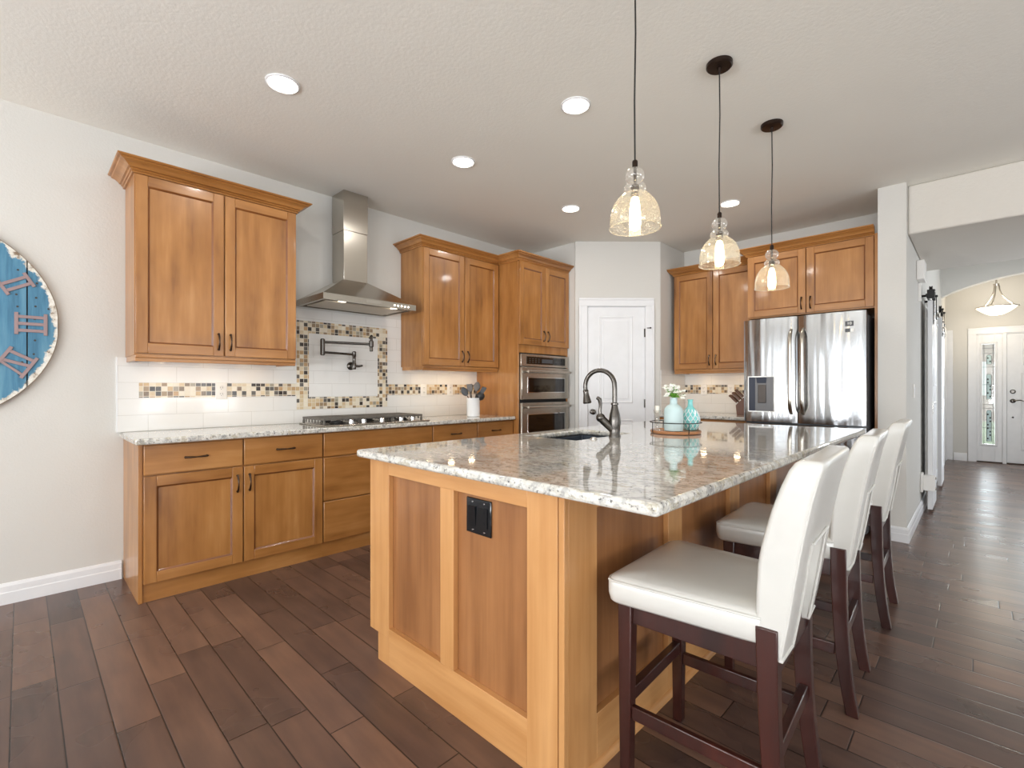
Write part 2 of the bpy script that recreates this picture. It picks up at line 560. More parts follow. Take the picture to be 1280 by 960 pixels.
# ------------------------------------------------------------------ helpers: meshes and objects
class MB:
    def __init__(self):
        self.bm = bmesh.new()

    def face(self, vs, m=0):
        try:
            f = self.bm.faces.new(vs)
            f.material_index = m
            return f
        except ValueError:
            return None

    def box(self, x0, x1, y0, y1, z0, z1, m=0):
        V = [self.bm.verts.new(p) for p in ((x0, y0, z0), (x1, y0, z0), (x1, y1, z0), (x0, y1, z0),
                                            (x0, y0, z1), (x1, y0, z1), (x1, y1, z1), (x0, y1, z1))]
        for i in ((3, 2, 1, 0), (4, 5, 6, 7), (0, 1, 5, 4), (1, 2, 6, 5), (2, 3, 7, 6), (3, 0, 4, 7)):
            self.face([V[k] for k in i], m)
        return V

    def hexa(self, pts, m=0):
        """eight corners: four of the bottom ring then four of the top ring"""
        V = [self.bm.verts.new(p) for p in pts]
        for i in ((3, 2, 1, 0), (4, 5, 6, 7), (0, 1, 5, 4), (1, 2, 6, 5), (2, 3, 7, 6), (3, 0, 4, 7)):
            self.face([V[k] for k in i], m)

    def prism(self, pts, axis, a, b, m=0):
        """pts: 2-D outline; axis 'x','y','z' is the direction of extrusion from a to b"""
        def P(u, v, w):
            return {'x': (w, u, v), 'y': (u, w, v), 'z': (u, v, w)}[axis]
        A = [self.bm.verts.new(P(u, v, a)) for u, v in pts]
        B = [self.bm.verts.new(P(u, v, b)) for u, v in pts]
        n = len(pts)
        self.face(A[::-1], m)
        self.face(B, m)
        for i in range(n):
            self.face([A[i], A[(i + 1) % n], B[(i + 1) % n], B[i]], m)

    def loops(self, rings, closed=True, cap0=False, cap1=False, m=0):
        """rings: list of lists of points with equal length"""
        RV = [[self.bm.verts.new(p) for p in r] for r in rings]
        for a, b in zip(RV[:-1], RV[1:]):
            n = len(a)
            for i in range(n if closed else n - 1):
                j = (i + 1) % n
                self.face([a[i], a[j], b[j], b[i]], m)
        if cap0:
            self.face(RV[0][::-1], m)
        if cap1:
            self.face(RV[-1], m)

    def lathe(self, prof, c=(0, 0, 0), seg=28, m=0, cap0=True, cap1=True, axis='z'):
        rings = []
        for r, z in prof:
            ring = []
            for k in range(seg):
                a = 2 * PI * k / seg
                if axis == 'z':
                    ring.append((c[0] + r * math.cos(a), c[1] + r * math.sin(a), c[2] + z))
                elif axis == 'y':
                    ring.append((c[0] + r * math.cos(a), c[1] - z, c[2] + r * math.sin(a)))
                else:
                    ring.append((c[0] + z, c[1] + r * math.cos(a), c[2] + r * math.sin(a)))
            rings.append(ring)
        self.loops(rings, True, cap0, cap1, m)

    def tube(self, path, rad, seg=10, m=0, sx=1.0, caps=True):
        P = [Vector(p) for p in path]
        n = len(P)
        rr = rad if isinstance(rad, (list, tuple)) else [rad] * n
        up = None
        rings = []
        for i in range(n):
            t = (P[min(i + 1, n - 1)] - P[max(i - 1, 0)])
            t.normalize()
            if up is None:
                up = Vector((0, 0, 1)) if abs(t.z) < 0.9 else Vector((1, 0, 0))
            s = t.cross(up)
            if s.length < 1e-5:
                s = t.cross(Vector((0, 1, 0)))
            s.normalize()
            up = s.cross(t)
            up.normalize()
            rings.append([tuple(P[i] + (s * math.cos(2 * PI * k / seg) * sx + up * math.sin(2 * PI * k / seg)) * rr[i]) for k in range(seg)])
        self.loops(rings, True, caps, caps, m)

    def ball(self, c, r, seg=14, rings=8, sz=1.0, m=0):
        prof = []
        for i in range(rings + 1):
            a = -PI / 2 + PI * i / rings
            prof.append((max(1e-4, r * math.cos(a)), r * sz * math.sin(a)))
        self.lathe(prof, c, seg, m)

    def xform(self, mat):
        bmesh.ops.transform(self.bm, matrix=mat, verts=self.bm.verts)
        return self

    def build(self, name, mats, parent=None, bevel=0.0, seg=2, smooth=38, loc=None, rotz=0.0):
        bmesh.ops.recalc_face_normals(self.bm, faces=self.bm.faces)
        me = bpy.data.meshes.new(name)
        self.bm.to_mesh(me)
        self.bm.free()
        if not isinstance(mats, (list, tuple)):
            mats = [mats]
        for mm in mats:
            me.materials.append(M[mm] if isinstance(mm, str) else mm)
        o = bpy.data.objects.new(name, me)
        COL.objects.link(o)
        if parent:
            o.parent = parent
        if loc:
            o.location = loc
        if rotz:
            o.rotation_euler = (0, 0, rotz)
        if smooth:
            me.shade_smooth()
            me.set_sharp_from_angle(angle=R(smooth))
        if bevel > 0:
            b = o.modifiers.new('edge', 'BEVEL')
            b.width = bevel
            b.segments = seg
            b.limit_method = 'ANGLE'
            b.angle_limit = R(40)
            b.harden_normals = False
        return o


def tag(o, label, cat, group=None):
    o['label'] = label
    o['category'] = cat
    if group:
        o['group'] = group
    return o


def thing(name, label, cat, loc=(0, 0, 0), rotz=0.0, group=None):
    o = bpy.data.objects.new(name, None)
    COL.objects.link(o)
    o.empty_display_size = 0.05
    o.location = loc
    o.rotation_euler = (0, 0, rotz)
    return tag(o, label, cat, group)


def struct(o):
    o['kind'] = 'structure'
    return o


def copy_tree(o, parent=None):
    c = o.copy()
    COL.objects.link(c)
    if parent:
        c.parent = parent
    for ch in list(o.children):
        copy_tree(ch, c)
    return c


def text_mesh(name, txt, size, depth, mat, parent, loc, rot):
    cu = bpy.data.curves.new(name, 'FONT')
    cu.body = txt
    cu.size = size
    cu.extrude = depth
    cu.align_x = 'CENTER'
    cu.align_y = 'CENTER'
    tmp = bpy.data.objects.new(name + '_curve', cu)
    COL.objects.link(tmp)
    bpy.context.view_layer.update()
    me = bpy.data.meshes.new_from_object(tmp.evaluated_get(bpy.context.evaluated_depsgraph_get()))
    bpy.data.objects.remove(tmp)
    me.name = name
    me.materials.clear()
    me.materials.append(M[mat])
    o = bpy.data.objects.new(name, me)
    COL.objects.link(o)
    o.parent = parent
    o.location = loc
    o.rotation_euler = rot
    return o


# ================================================================== THE SETTING
def room():
    b = MB()
    b.box(-4.2, 4.8, -4.6, 11.0, -0.06, 0.0)
    struct(b.build('floor', 'floor', smooth=0))
    b = MB()
    b.box(-4.2, 4.8, -4.6, 6.45, CEIL, CEIL + 0.1)
    struct(b.build('ceiling', 'ceiling', smooth=0))
    b = MB()
    b.box(-2.9, 2.0, 6.40, 11.0, HALL_CEIL, HALL_CEIL + 0.1)
    struct(b.build('ceiling_hall', 'ceiling', smooth=0))
    b = MB()
    b.box(-3.95, -3.83, -4.4, 5.55, 0, CEIL)
    struct(b.build('wall_left', 'wall', smooth=0))
    b = MB()
    b.box(-3.83, -0.50, 5.40, 5.52, 0, CEIL)
    struct(b.build('wall_back', 'wall', smooth=0))
    # corner pantry: two returns and the diagonal with its door opening
    b = MB()
    b.box(-3.83, -3.112, 4.18, 4.28, 0, CEIL)
    struct(b.build('wall_pantry_left', 'wall', bevel=0.008))
    b = MB()
    b.box(-2.58, -2.46, 4.815, 5.40, 0, CEIL)
    struct(b.build('wall_pantry_right', 'wall', bevel=0.008))
    b = MB()
    Wd = 0.912
    b.prism([(-0.004, 0), (0.125, 0), (0.125, 2.066), (0.757, 2.066), (0.757, 0), (Wd + 0.004, 0), (Wd + 0.004, CEIL), (-0.004, CEIL)], 'y', 0, 0.09)
    struct(b.build('wall_pantry_diagonal', 'wall', loc=(-3.107, 4.165, 0), rotz=R(45), bevel=0.006))
    # hall side wall with its pilaster end and the study opening
    b = MB()
    b.box(-0.575, -0.501, 4.74, 5.52, 0, CEIL)
    b.prism([(4.74, 0), (6.62, 0), (6.62, 2.03), (7.56, 2.03), (7.56, 0), (10.78, 0), (10.78, HALL_CEIL), (6.44, HALL_CEIL), (6.44, CEIL), (4.74, CEIL)], 'x', -0.501, -0.40)
    struct(b.build('wall_hall', 'wall', smooth=0))
    b = MB()
    b.box(-2.6, -0.50, 5.52, 5.6, 0, CEIL)
    b.box(-2.6, -0.50, 8.6, 8.7, 0, HALL_CEIL)
    b.box(-2.7, -2.6, 5.52, 8.7, 0, HALL_CEIL)
    struct(b.build('wall_study', 'wall', smooth=0))
    # dropped header over the hall and the high band beside it
    b = MB()
    b.prism([(4.84, 2.385), (6.50, 2.385), (6.50, HALL_CEIL), (6.455, HALL_CEIL), (6.455, CEIL), (4.84, CEIL)], 'x', -0.40, 1.64)
    struct(b.build('wall_header', ['soffit'], bevel=0.012))
    b = MB()
    b.box(1.65, 4.6, 4.84, 4.96, 0, CEIL)
    for y0, y1, z0, z1 in ((4.96, 6.7, 0, HALL_CEIL), (8.5, 10.9, 0, HALL_CEIL), (6.7, 8.5, 0, 0.3), (6.7, 8.5, 2.3, HALL_CEIL)):  # gap left in this unseen wall to let the added hall lamp in
        b.box(1.65, 1.77, y0, y1, z0, z1)
    struct(b.build('wall_hall_right', 'wall', smooth=0))
    # arched wall to the foyer
    pts = [(-0.40, HALL_CEIL), (-0.40, 2.50)]
    for k in range(25):
        t = k / 24.0
        x = -0.40 + 2.05 * t
        pts.append((x, 2.50 + 0.24 * math.sin(PI * t) ** 0.8))
    pts += [(1.65, HALL_CEIL)]
    b = MB()
    b.prism(pts, 'y', 9.35, 9.50)
    struct(b.build('wall_arch', 'wall', smooth=30))
    # front wall with the door and sidelight opening
    b = MB()
    b.box(-0.50, -0.035, 10.76, 10.90, 0, HALL_CEIL)
    b.box(1.27, 1.77, 10.76, 10.90, 0, HALL_CEIL)
    b.box(-0.035, 1.27, 10.76, 10.90, 2.055, HALL_CEIL)
    struct(b.build('wall_front', 'wall', smooth=0))

    def pierced(name, horiz, lo, hi, pos0, pos1, wins, z0, z1):
        b = MB()
        edges = [lo]
        for a, c in wins:
            edges += [a, c]
        edges.append(hi)
        for i in range(0, len(edges), 2):
            if horiz:
                b.box(edges[i], edges[i + 1], pos0, pos1, 0, CEIL)
            else:
                b.box(pos0, pos1, edges[i], edges[i + 1], 0, CEIL)
        for a, c in wins:
            for za, zb in ((0, z0), (z1, CEIL)):
                if horiz:
                    b.box(a, c, pos0, pos1, za, zb)
                else:
                    b.box(pos0, pos1, a, c, za, zb)
        struct(b.build(name, 'wall', smooth=0))
    pierced('wall_rear', True, -3.95, ROOM_X1, REAR_Y - 0.12, REAR_Y, REAR_WIN, 0.25, 2.25)
    pierced('wall_right', False, REAR_Y - 0.12, 4.96, ROOM_X1, ROOM_X1 + 0.12, RIGHT_WIN, 0.25, 2.25)
    n = 2
    for a, c in REAR_WIN:
        b = MB()
        for x in (a, (a + c) / 2 - 0.04, c - 0.08):
            b.box(x, x + 0.08, REAR_Y - 0.03, REAR_Y + 0.015, 0.25, 2.25)
        for z in (0.25, 2.17):
            b.box(a, c, REAR_Y - 0.028, REAR_Y + 0.013, z, z + 0.08)
        struct(b.build('window_%d' % n, 'white', smooth=0))
        n += 1
    for a, c in RIGHT_WIN:
        b = MB()
        for y in (a, (a + c) / 2 - 0.04, c - 0.08):
            b.box(ROOM_X1 - 0.015, ROOM_X1 + 0.03, y, y + 0.08, 0.25, 2.25)
        for z in (0.25, 2.17):
            b.box(ROOM_X1 - 0.013, ROOM_X1 + 0.028, a, c, z, z + 0.08)
        struct(b.build('window_%d' % n, 'white', smooth=0))
        n += 1
    # outdoors beyond the front door
    b = MB()
    b.box(-6, 8, 11.0, 40, -0.16, -0.10)
    b.box(-0.6, 1.8, 11.0, 13.4, -0.10, -0.05, 1)
    struct(b.build('ground', ['lawn', 'paving'], smooth=0))
    b = MB()
    b.box(-3.5, 4.5, 26, 32, -0.1, 3.0)
    b.prism([(-4.0, 3.0), (5.0, 3.0), (0.5, 5.6)], 'y', 25.6, 32.4, 1)
    b.box(-1.4, 0.2, 25.94, 26, 0.9, 2.2, 2)
    b.box(1.3, 3.4, 25.94, 26, -0.1, 2.1, 2)
    struct(b.build('backdrop_house', ['brick', 'grey_case', 'white'], smooth=0))


def baseboard(name, path, side=1, h=0.115, t=0.016):
    """path: list of (x,y) corner points along the wall; the board stands on the left of the path when side=1"""
    prof = [(0, 0), (t, 0), (t, 0.062), (t * 0.8, 0.068), (t * 0.8, 0.098), (t * 0.35, h - 0.004), (0, h)]
    P = [Vector((p[0], p[1])) for p in path]
    rings = []
    for i, p in enumerate(P):
        d0 = (p - P[i - 1]).normalized() if i > 0 else None
        d1 = (P[i + 1] - p).normalized() if i < len(P) - 1 else None
        n0 = Vector((-d0.y, d0.x)) * side if d0 else None
        n1 = Vector((-d1.y, d1.x)) * side if d1 else None
        if n0 is None:
            off = n1
        elif n1 is None:
            off = n0
        else:
            off = (n0 + n1)
            off = off / max(0.3, off.dot(n0))
        rings.append([(p.x + off.x * a, p.y + off.y * a, z) for a, z in prof])
    b = MB()
    b.loops(rings, True, True, True)
    return struct(b.build(name, 'white', smooth=20))


room()
baseboard('baseboard_left', [(-3.83, -4.2), (-3.83, 0.44)], -1)
baseboard('baseboard_hall', [(-0.577, 4.738), (-0.398, 4.738), (-0.398, 6.55)], -1)
baseboard('baseboard_foyer', [(-0.398, 7.63), (-0.398, 10.0)], -1)
baseboard('baseboard_front', [(-0.30, 10.758), (-0.14, 10.758)], -1, 0.125)


# ---- pantry door (front is local -y)
def shaker_void(b, x0, x1, z0, z1, y, dep, bead, mf=0):
    """moulded raised panel on a white door, standing in a groove"""
    b.box(x0, x1, y - 0.004, y, z0, z1, mf)


def panel_mould(b, x0, x1, z0, z1, y, w=0.022, h=0.007, m=0):
    ring = [(0, 0), (w * 0.35, -h), (w * 0.7, -h * 0.7), (w, 0.0)]
    rings = []
    for o, d in ring:
        rings.append([(x0 + o, y + d, z0 + o), (x1 - o, y + d, z0 + o), (x1 - o, y + d, z1 - o), (x0 + o, y + d, z1 - o)])
    b.loops(rings, True, False, False, m)


def pantry_door():
    loc, rz = (-3.107, 4.165, 0), R(45)
    d = bpy.data.objects.new('door_1', None)
    COL.objects.link(d)
    d.location, d.rotation_euler = loc, (0, 0, rz)
    struct(d)
    b = MB()
    b.box(0.129, 0.753, 0.012, 0.047, 0.008, 2.062)
    for z0, z1 in ((1.02, 1.96), (0.16, 0.85)):
        panel_mould(b, 0.258, 0.622, z0, z1, 0.012)
        b.box(0.306, 0.574, 0.006, 0.013, z0 + 0.048, z1 - 0.048)
    b.build('slab', 'white', d, bevel=0.003)
    k = MB()
    k.lathe([(0.030, 0), (0.030, 0.005), (0.012, 0.008), (0.011, 0.030), (0.024, 0.036), (0.030, 0.048), (0.027, 0.060), (0.015, 0.066)], (0.185, 0.012, 0.93), 24, axis='y')
    k.build('door_knob', 'gunmetal', d)
    for z in (1.78, 1.02, 0.22):
        h = MB()
        h.tube([(0.7545, 0.0, z - 0.045), (0.7545, 0.0, z + 0.045)], 0.007, 10)
        h.box(0.742, 0.766, 0.004, 0.0115, z - 0.045, z + 0.045)
        h.build('hinge', 'gunmetal', d)
    s = MB()
    s.tube([(0.756, -0.004, 1.83), (0.80, -0.028, 1.83)], 0.004, 8)
    s.lathe([(0.007, 0), (0.009, 0.006), (0.006, 0.012)], (0.80, -0.028, 1.83), 10, axis='y')
    s.build('hinge_stop', 'bronze', d)
    # casing
    c = MB()
    for x0, x1 in ((0.036, 0.128), (0.754, 0.846)):
        c.box(x0, x1, -0.014, -0.0005, 0, 2.066)
        c.box(x0 if x0 < .4 else x1 - 0.022, x0 + 0.022 if x0 < .4 else x1, -0.021, -0.0005, 0, 2.066)
    c.box(0.036, 0.846, -0.014, -0.0005, 2.066, 2.152)
    c.box(0.036, 0.846, -0.021, -0.0005, 2.13, 2.152)
    c.box(0.120, 0.130, -0.001, 0.05, 0, 2.066)
    c.box(0.752, 0.762, -0.001, 0.05, 0, 2.066)
    c.box(0.12, 0.762, -0.001, 0.05, 2.060, 2.068)
    struct(c.build('trim_1', 'white', loc=loc, rotz=rz, bevel=0.003))


pantry_door()


# ---- front door, sidelight and their casing
def front_entry():
    Y = 10.76
    c = MB()
    for x0, x1 in ((-0.13, -0.03), (1.265, 1.36)):
        c.box(x0, x1, Y - 0.020, Y - 0.0005, 0, 2.05)
    c.box(-0.13, 1.36, Y - 0.020, Y - 0.0005, 2.05, 2.15)
    c.box(-0.13, 1.36, Y - 0.028, Y - 0.0005, 2.125, 2.15)
    c.box(0.262, 0.308, Y - 0.012, Y + 0.09, 0, 2.05)
    c.box(-0.034, -0.016, Y, Y + 0.10, 0, 2.05)
    c.box(1.252, 1.268, Y, Y + 0.10, 0, 2.05)
    c.box(-0.034, 1.268, Y, Y + 0.10, 2.035, 2.054)
    c.box(-0.034, 1.268, Y - 0.01, Y + 0.12, 0.0, 0.016, 1)
    struct(c.build('trim_2', ['white', 'bronze'], bevel=0.003))
    # sidelight
    w = bpy.data.objects.new('window_1', None)
    COL.objects.link(w)
    w.location = (0, Y, 0)
    struct(w)
    b = MB()
    gx0, gx1, gz0, gz1 = 0.035, 0.178, 0.29, 1.885
    X0, X1, Z0, Z1 = -0.016, 0.262, 0.016, 2.035
    b.box(X0, gx0, 0.01, 0.055, Z0, Z1)
    b.box(gx1, X1, 0.01, 0.055, Z0, Z1)
    b.box(gx0, gx1, 0.01, 0.055, Z0, gz0)
    b.box(gx0, gx1, 0.01, 0.055, gz1, Z1)
    panel_mould(b, gx0 - 0.03, gx1 + 0.03, gz0 - 0.03, gz1 + 0.03, 0.01, 0.03, 0.01)
    b.build('sidelight_frame', 'white', w, bevel=0.002)
    p = MB()
    p.box(gx0, gx1, 0.03, 0.034, gz0, gz1)
    p.build('pane', 'pane', w)
    # leaded came pattern
    k = MB()
    r = 0.0032
    for x in (0.055, 0.158):
        k.tube([(x, 0.028, gz0), (x, 0.028, gz1)], r, 6)
    for z in (0.55, 0.86, 0.92, 1.24, 1.52, 1.74, 1.82):
        k.tube([(gx0, 0.028, z), (gx1, 0.028, z)], r, 6)
    for z0, z1 in ((0.33, 0.84), (1.0, 1.42), (1.56, 1.72)):
        pts = [(0.085, 0.028, z0), (0.14, 0.028, z0), (0.14, 0.028, z1 - 0.03), (0.112, 0.028, z1), (0.085, 0.028, z1 - 0.03), (0.085, 0.028, z0)]
        k.tube(pts, r, 6)
    k.build('lead_came', 'black_metal', w)
    g = MB()
    for z0, z1 in ((0.34, 0.83), (1.01, 1.40), (1.57, 1.71)):
        g.box(0.087, 0.138, 0.0285, 0.0375, z0, z1)
        zz = z0 + 0.04
        while zz < z1 - 0.03:
            g.ball((0.100 + 0.026 * (int(zz * 100) % 2), 0.027, zz), 0.009, 8, 5, 1.6, 1)
            zz += 0.055
    g.build('bevelled_glass', ['frosted', 'black_metal'], w)
    # door
    d = bpy.data.objects.new('door_2', None)
    COL.objects.link(d)
    d.location = (0, Y, 0)
    struct(d)
    x0, x1 = 0.310, 1.250
    b = MB()
    wx0, wx1, wz0, wz1 = 0.51, 1.05, 1.57, 1.92
    b.box(x0, wx0, 0.012, 0.056, 0.018, 2.033)
    b.box(wx1, x1, 0.012, 0.056, 0.018, 2.033)
    b.box(wx0, wx1, 0.012, 0.056, 0.018, wz0)
    b.box(wx0, wx1, 0.012, 0.056, wz1, 2.033)
    panel_mould(b, wx0 - 0.03, wx1 + 0.03, wz0 - 0.03, wz1 + 0.03, 0.012, 0.03, 0.012)
    for a, c_ in ((0.46, 0.73), (0.83, 1.10)):
        panel_mould(b, a, c_, 0.22, 1.42, 0.012)
        b.box(a + 0.045, c_ - 0.045, 0.006, 0.013, 0.265, 1.375)
    b.build('slab', 'white', d, bevel=0.002)
    p = MB()
    p.box(wx0, wx1, 0.032, 0.036, wz0, wz1)
    p.build('pane', 'pane', d)
    k = MB()
    k.lathe([(0.033, 0), (0.033, 0.006), (0.024, 0.014), (0.02, 0.024)], (0.375, 0.012, 1.13), 20, axis='y')
    k.build('deadbolt', 'gunmetal', d)
    k = MB()
    k.lathe([(0.033, 0), (0.033, 0.006), (0.016, 0.012), (0.012, 0.045)], (0.375, 0.012, 0.985), 20, axis='y')
    k.tube([(0.375, -0.03, 0.985), (0.41, -0.036, 0.992), (0.45, -0.036, 0.998), (0.49, -0.034, 0.984)], [0.011, 0.010, 0.008, 0.006], 10)
    k.build('lever_handle', 'gunmetal', d)
    k = MB()
    k.lathe([(0.012, 0), (0.012, 0.008), (0.004, 0.012)], (0.375, 0.012, 0.73), 14, axis='y')
    k.build('lower_bolt', 'gunmetal', d)
    # casing of the side opening at the end of the hall
    c = MB()
    c.box(-0.3995, -0.378, 10.60, 10.70, 0, 2.05)
    c.box(-0.3995, -0.378, 9.72, 9.80, 0, 2.05)
    c.box(-0.3995, -0.378, 9.72, 10.70, 2.05, 2.14)
    c.box(-0.3995, -0.390, 9.80, 10.60, 0, 2.05)
    struct(c.build('trim_3', 'white', bevel=0.003))
    c = MB()
    c.box(-0.399, -0.31, Y - 0.020, Y - 0.0005, 0, 2.14)
    struct(c.build('trim_4', 'white', bevel=0.003))


front_entry()


# ================================================================== CABINETS (local frame: x right, front -y, z up)
def door_mesh(w, h, stile=0.058, t=0.02, mv='wood_v', mh='wood_h'):
    """five-piece shaker door with a glazed inner bead; origin at its lower left front... back face at y=0"""
    b = MB()
    f = -t
    b.box(0, stile, f, 0, 0, h, 0)
    b.box(w - stile, w, f, 0, 0, h, 0)
    b.box(stile, w - stile, f, 0, 0, stile, 1)
    b.box(stile, w - stile, f, 0, h - stile, h, 1)
    rec = f + 0.010
    b.box(stile, w - stile, rec, -0.002, stile, h - stile, 0)
    o = 0.009
    a0, a1, c0, c1 = stile, w - stile, stile, h - stile
    ring0 = [(a0, f + 0.0008, c0), (a1, f + 0.0008, c0), (a1, f + 0.0008, c1), (a0, f + 0.0008, c1)]
    ring1 = [(a0 + o * 0.5, f + 0.004, c0 + o * 0.5), (a1 - o * 0.5, f + 0.004, c0 + o * 0.5), (a1 - o * 0.5, f + 0.004, c1 - o * 0.5), (a0 + o * 0.5, f + 0.004, c1 - o * 0.5)]
    ring2 = [(a0 + o, rec - 0.0005, c0 + o), (a1 - o, rec - 0.0005, c0 + o), (a1 - o, rec - 0.0005, c1 - o), (a0 + o, rec - 0.0005, c1 - o)]
    b.loops([ring0, ring1, ring2], True, False, False, 2)
    return b, [mv, mh, 'glaze']


def pull(parent, x, y, z, vertical=True, L=0.105):
    b = MB()
    n = 13
    path, rad = [], []
    for i in range(n):
        t = i / (n - 1)
        u = (t - 0.5) * L
        out = 0.006 + 0.022 * math.sin(PI * t)
        path.append((x, y - out, z + u) if vertical else (x + u, y - out, z))
        rad.append(0.0036 + 0.0026 * abs(math.cos(PI * t)))
    b.tube(path, rad, 8)
    for s in (-1, 1):
        u = s * (L / 2 - 0.004)
        c = (x, y, z + u) if vertical else (x + u, y, z)
        b.lathe([(0.007, 0), (0.006, 0.006), (0.005, 0.010)], c, 10, axis='y')
    return b.build('handle', 'pull', parent)


def add_door(root, x, z, w, h, y, hside, hz, stile=0.058):
    """hside 'l'/'r': side of the handle; hz: handle centre height above the door's bottom"""
    b, mats = door_mesh(w, h, stile)
    d = b.build('door', mats, root, bevel=0.0025, loc=(x, y, z), smooth=25)
    if hside:
        hx = 0.030 if hside == 'l' else w - 0.030
        pull(d, hx, -0.02, hz, True)
    return d


def add_drawer(root, x, z, w, h, y, handle=True):
    b = MB()
    b.box(0, w, -0.02, 0, 0, h, 0)
    d = b.build('drawer', 'wood_h', root, bevel=0.004, loc=(x, y, z), smooth=25)
    if handle:
        pull(d, w / 2, -0.02, h / 2, False, 0.115)
    return d


def crown(root, w, d, z, hgt=0.075, out=0.085, left=True, right=True, lstart=0.0):
    prof = [(0.0, 0.0), (0.010, 0.0), (0.013, 0.006), (0.010, 0.012), (0.018, 0.014), (0.022, 0.019), (0.019, 0.023), (0.030, 0.026), (0.037, 0.036),
            (0.049, 0.046), (0.066, 0.052), (0.070, 0.056), (0.068, 0.060), (0.080, 0.062), (out, 0.067), (out - 0.002, hgt), (0.0, hgt)]
    rings = []
    for o, zz in prof:
        ol = o if left else 0.0
        orr = o if right else 0.0
        rings.append([(-ol, lstart, z + zz), (-ol, -d - o, z + zz), (w + orr, -d - o, z + zz), (w + orr, 0.0, z + zz)])
    # transpose: sweep the profile along the path
    path = [[r[i] for r in rings] for i in range(4)]
    if not left:
        path = path[1:]
    if not right:
        path = path[:-1]
    b = MB()
    b.loops(path, False, True, True)
    return b.build('crown_molding', 'wood_h', root, smooth=25)


def light_rail(root, w, d, z, left=True, right=True):
    b = MB()
    b.box(0.004, w - 0.004, -d - 0.012, -d + 0.012, z - 0.018, z)
    b.box(0.004, w - 0.004, -d - 0.004, -d + 0.012, z - 0.040, z - 0.018)
    if left:
        b.box(0.004, 0.02, -d + 0.012, -0.016, z - 0.036, z)
    if right:
        b.box(w - 0.02, w - 0.004, -d + 0.012, -0.016, z - 0.036, z)
    return b.build('light_rail', 'wood_h', root, bevel=0.002)


def puck(root, x, y, z, power=0.3):
    b = MB()
    b.lathe([(0.034, 0), (0.034, -0.010), (0.028, -0.012)], (x, y, z), 20, 0)
    b.lathe([(0.027, -0.0125), (0.026, -0.0145)], (x, y, z), 20, 1)
    o = b.build('puck_light', ['plate', 'puck'], root)
    area_light('puck_glow', (x, y, z - 0.02), (0, 0, 0), 0.06, 0.06, power, (1.0, 0.76, 0.48), root, 'DISK')
    return o


def wall_cabinet(name, label, loc, rz, w, d, z0, z1, splits, hz=0.09, crown_lr=(True, True), rail=True, pucks=(), rail_lr=(True, True), crown_h=0.072, group=None, lstart=0.0, pw=0.34):
    root = thing(name, label, 'cabinet', loc, rz, group)
    b = MB()
    b.box(0, w, -d, 0, z0, z1)
    b.build('carcass', 'wood_v', root, bevel=0.002)
    g = 0.004
    xs = [0.0] + list(splits) + [w]
    for i in range(len(xs) - 1):
        a, c = xs[i] + g, xs[i + 1] - g
        side = 'r' if i % 2 == 0 else 'l'
        add_door(root, a, z0 + 0.012, c - a, z1 - z0 - 0.030, -d - 0.001, side, hz)
    crown(root, w, d + 0.004, z1 - 0.012, crown_h, 0.085, *crown_lr, lstart)
    if rail:
        light_rail(root, w, d + 0.004, z0 + 0.004, *rail_lr)
    for p in pucks:
        puck(root, p, -d * 0.5, z0, pw)
    return root


XW = -3.83
RZL = R(90)      # cabinets of the cooktop wall face +X
UC = 'maple wall cabinets'
wall_cabinet('upper_cabinet', 'maple two-door wall cabinet with crown molding between the blue clock and the range hood', (XW + 0.002, 0.458, 0), RZL,
             0.912, 0.335, 1.378, 2.440, (0.458,), pucks=(0.2, 0.46, 0.72), group=UC, pw=0.13)
wall_cabinet('upper_cabinet', 'maple two-door wall cabinet between the range hood and the oven cabinet', (XW + 0.002, 2.455, 0), RZL,
             0.915, 0.335, 1.378, 2.440, (0.470,), crown_lr=(True, False), pucks=(0.2, 0.46, 0.72), rail_lr=(True, False), group=UC)
wall_cabinet('upper_cabinet', 'maple two-door wall cabinet between the pantry corner and the refrigerator', (-2.41, 5.398, 0), 0,
             0.842, 0.352, 1.375, 2.425, (0.425,), crown_lr=(True, False), pucks=(0.25, 0.6), rail_lr=(True, True), group=UC)
# cabinet above the fridge with its end panels
fr = wall_cabinet('refrigerator_cabinet', 'short maple two-door cabinet above the stainless refrigerator', (-1.565, 5.398, 0), 0,
                  0.965, 0.60, 1.832, 2.425, (0.484,), 0.085, crown_lr=(True, False), rail=False, group=UC, lstart=-0.36)
b = MB()
b.box(0.966, 0.986, -0.625, 0, 0, 2.425)
b.build('end_panel', 'wood_v', fr, bevel=0.002)
b = MB()
b.box(0.0, 0.02, -0.60, 0, 0, 1.831)
b.build('end_panel', 'wood_v', fr, bevel=0.002)

# tall oven cabinet
oc = thing('oven_cabinet', 'tall maple cabinet holding the wall ovens beside the pantry corner', 'cabinet', (XW + 0.002, 3.385, 0), RZL)
b = MB()
OW, OD = 0.785, 0.61
b.box(0, 0.018, -OD, 0, 0, 2.44)
b.box(OW - 0.018, OW, -OD, 0, 0, 2.44)
b.box(0.018, OW - 0.018, -0.02, 0, 0, 2.44)
b.box(0.018, OW - 0.018, -OD, -0.02, 1.535, 2.44)
b.box(0.018, OW - 0.018, -OD, -0.02, 0.10, 0.36)
b.build('carcass', 'wood_v', oc, bevel=0.002)
b = MB()
b.box(0.018, OW - 0.018, -OD + 0.01, -OD + 0.03, 0, 0.10)
b.build('toe_board', 'wood_h', oc)
for i, (a, c) in enumerate(((0.004, 0.390), (0.396, OW - 0.004))):
    add_door(oc, a, 1.615, c - a, 0.81, -OD - 0.001, 'r' if i == 0 else 'l', 0.10)
crown(oc, OW, OD + 0.004, 2.428, 0.075, 0.085, True, False, -0.34)
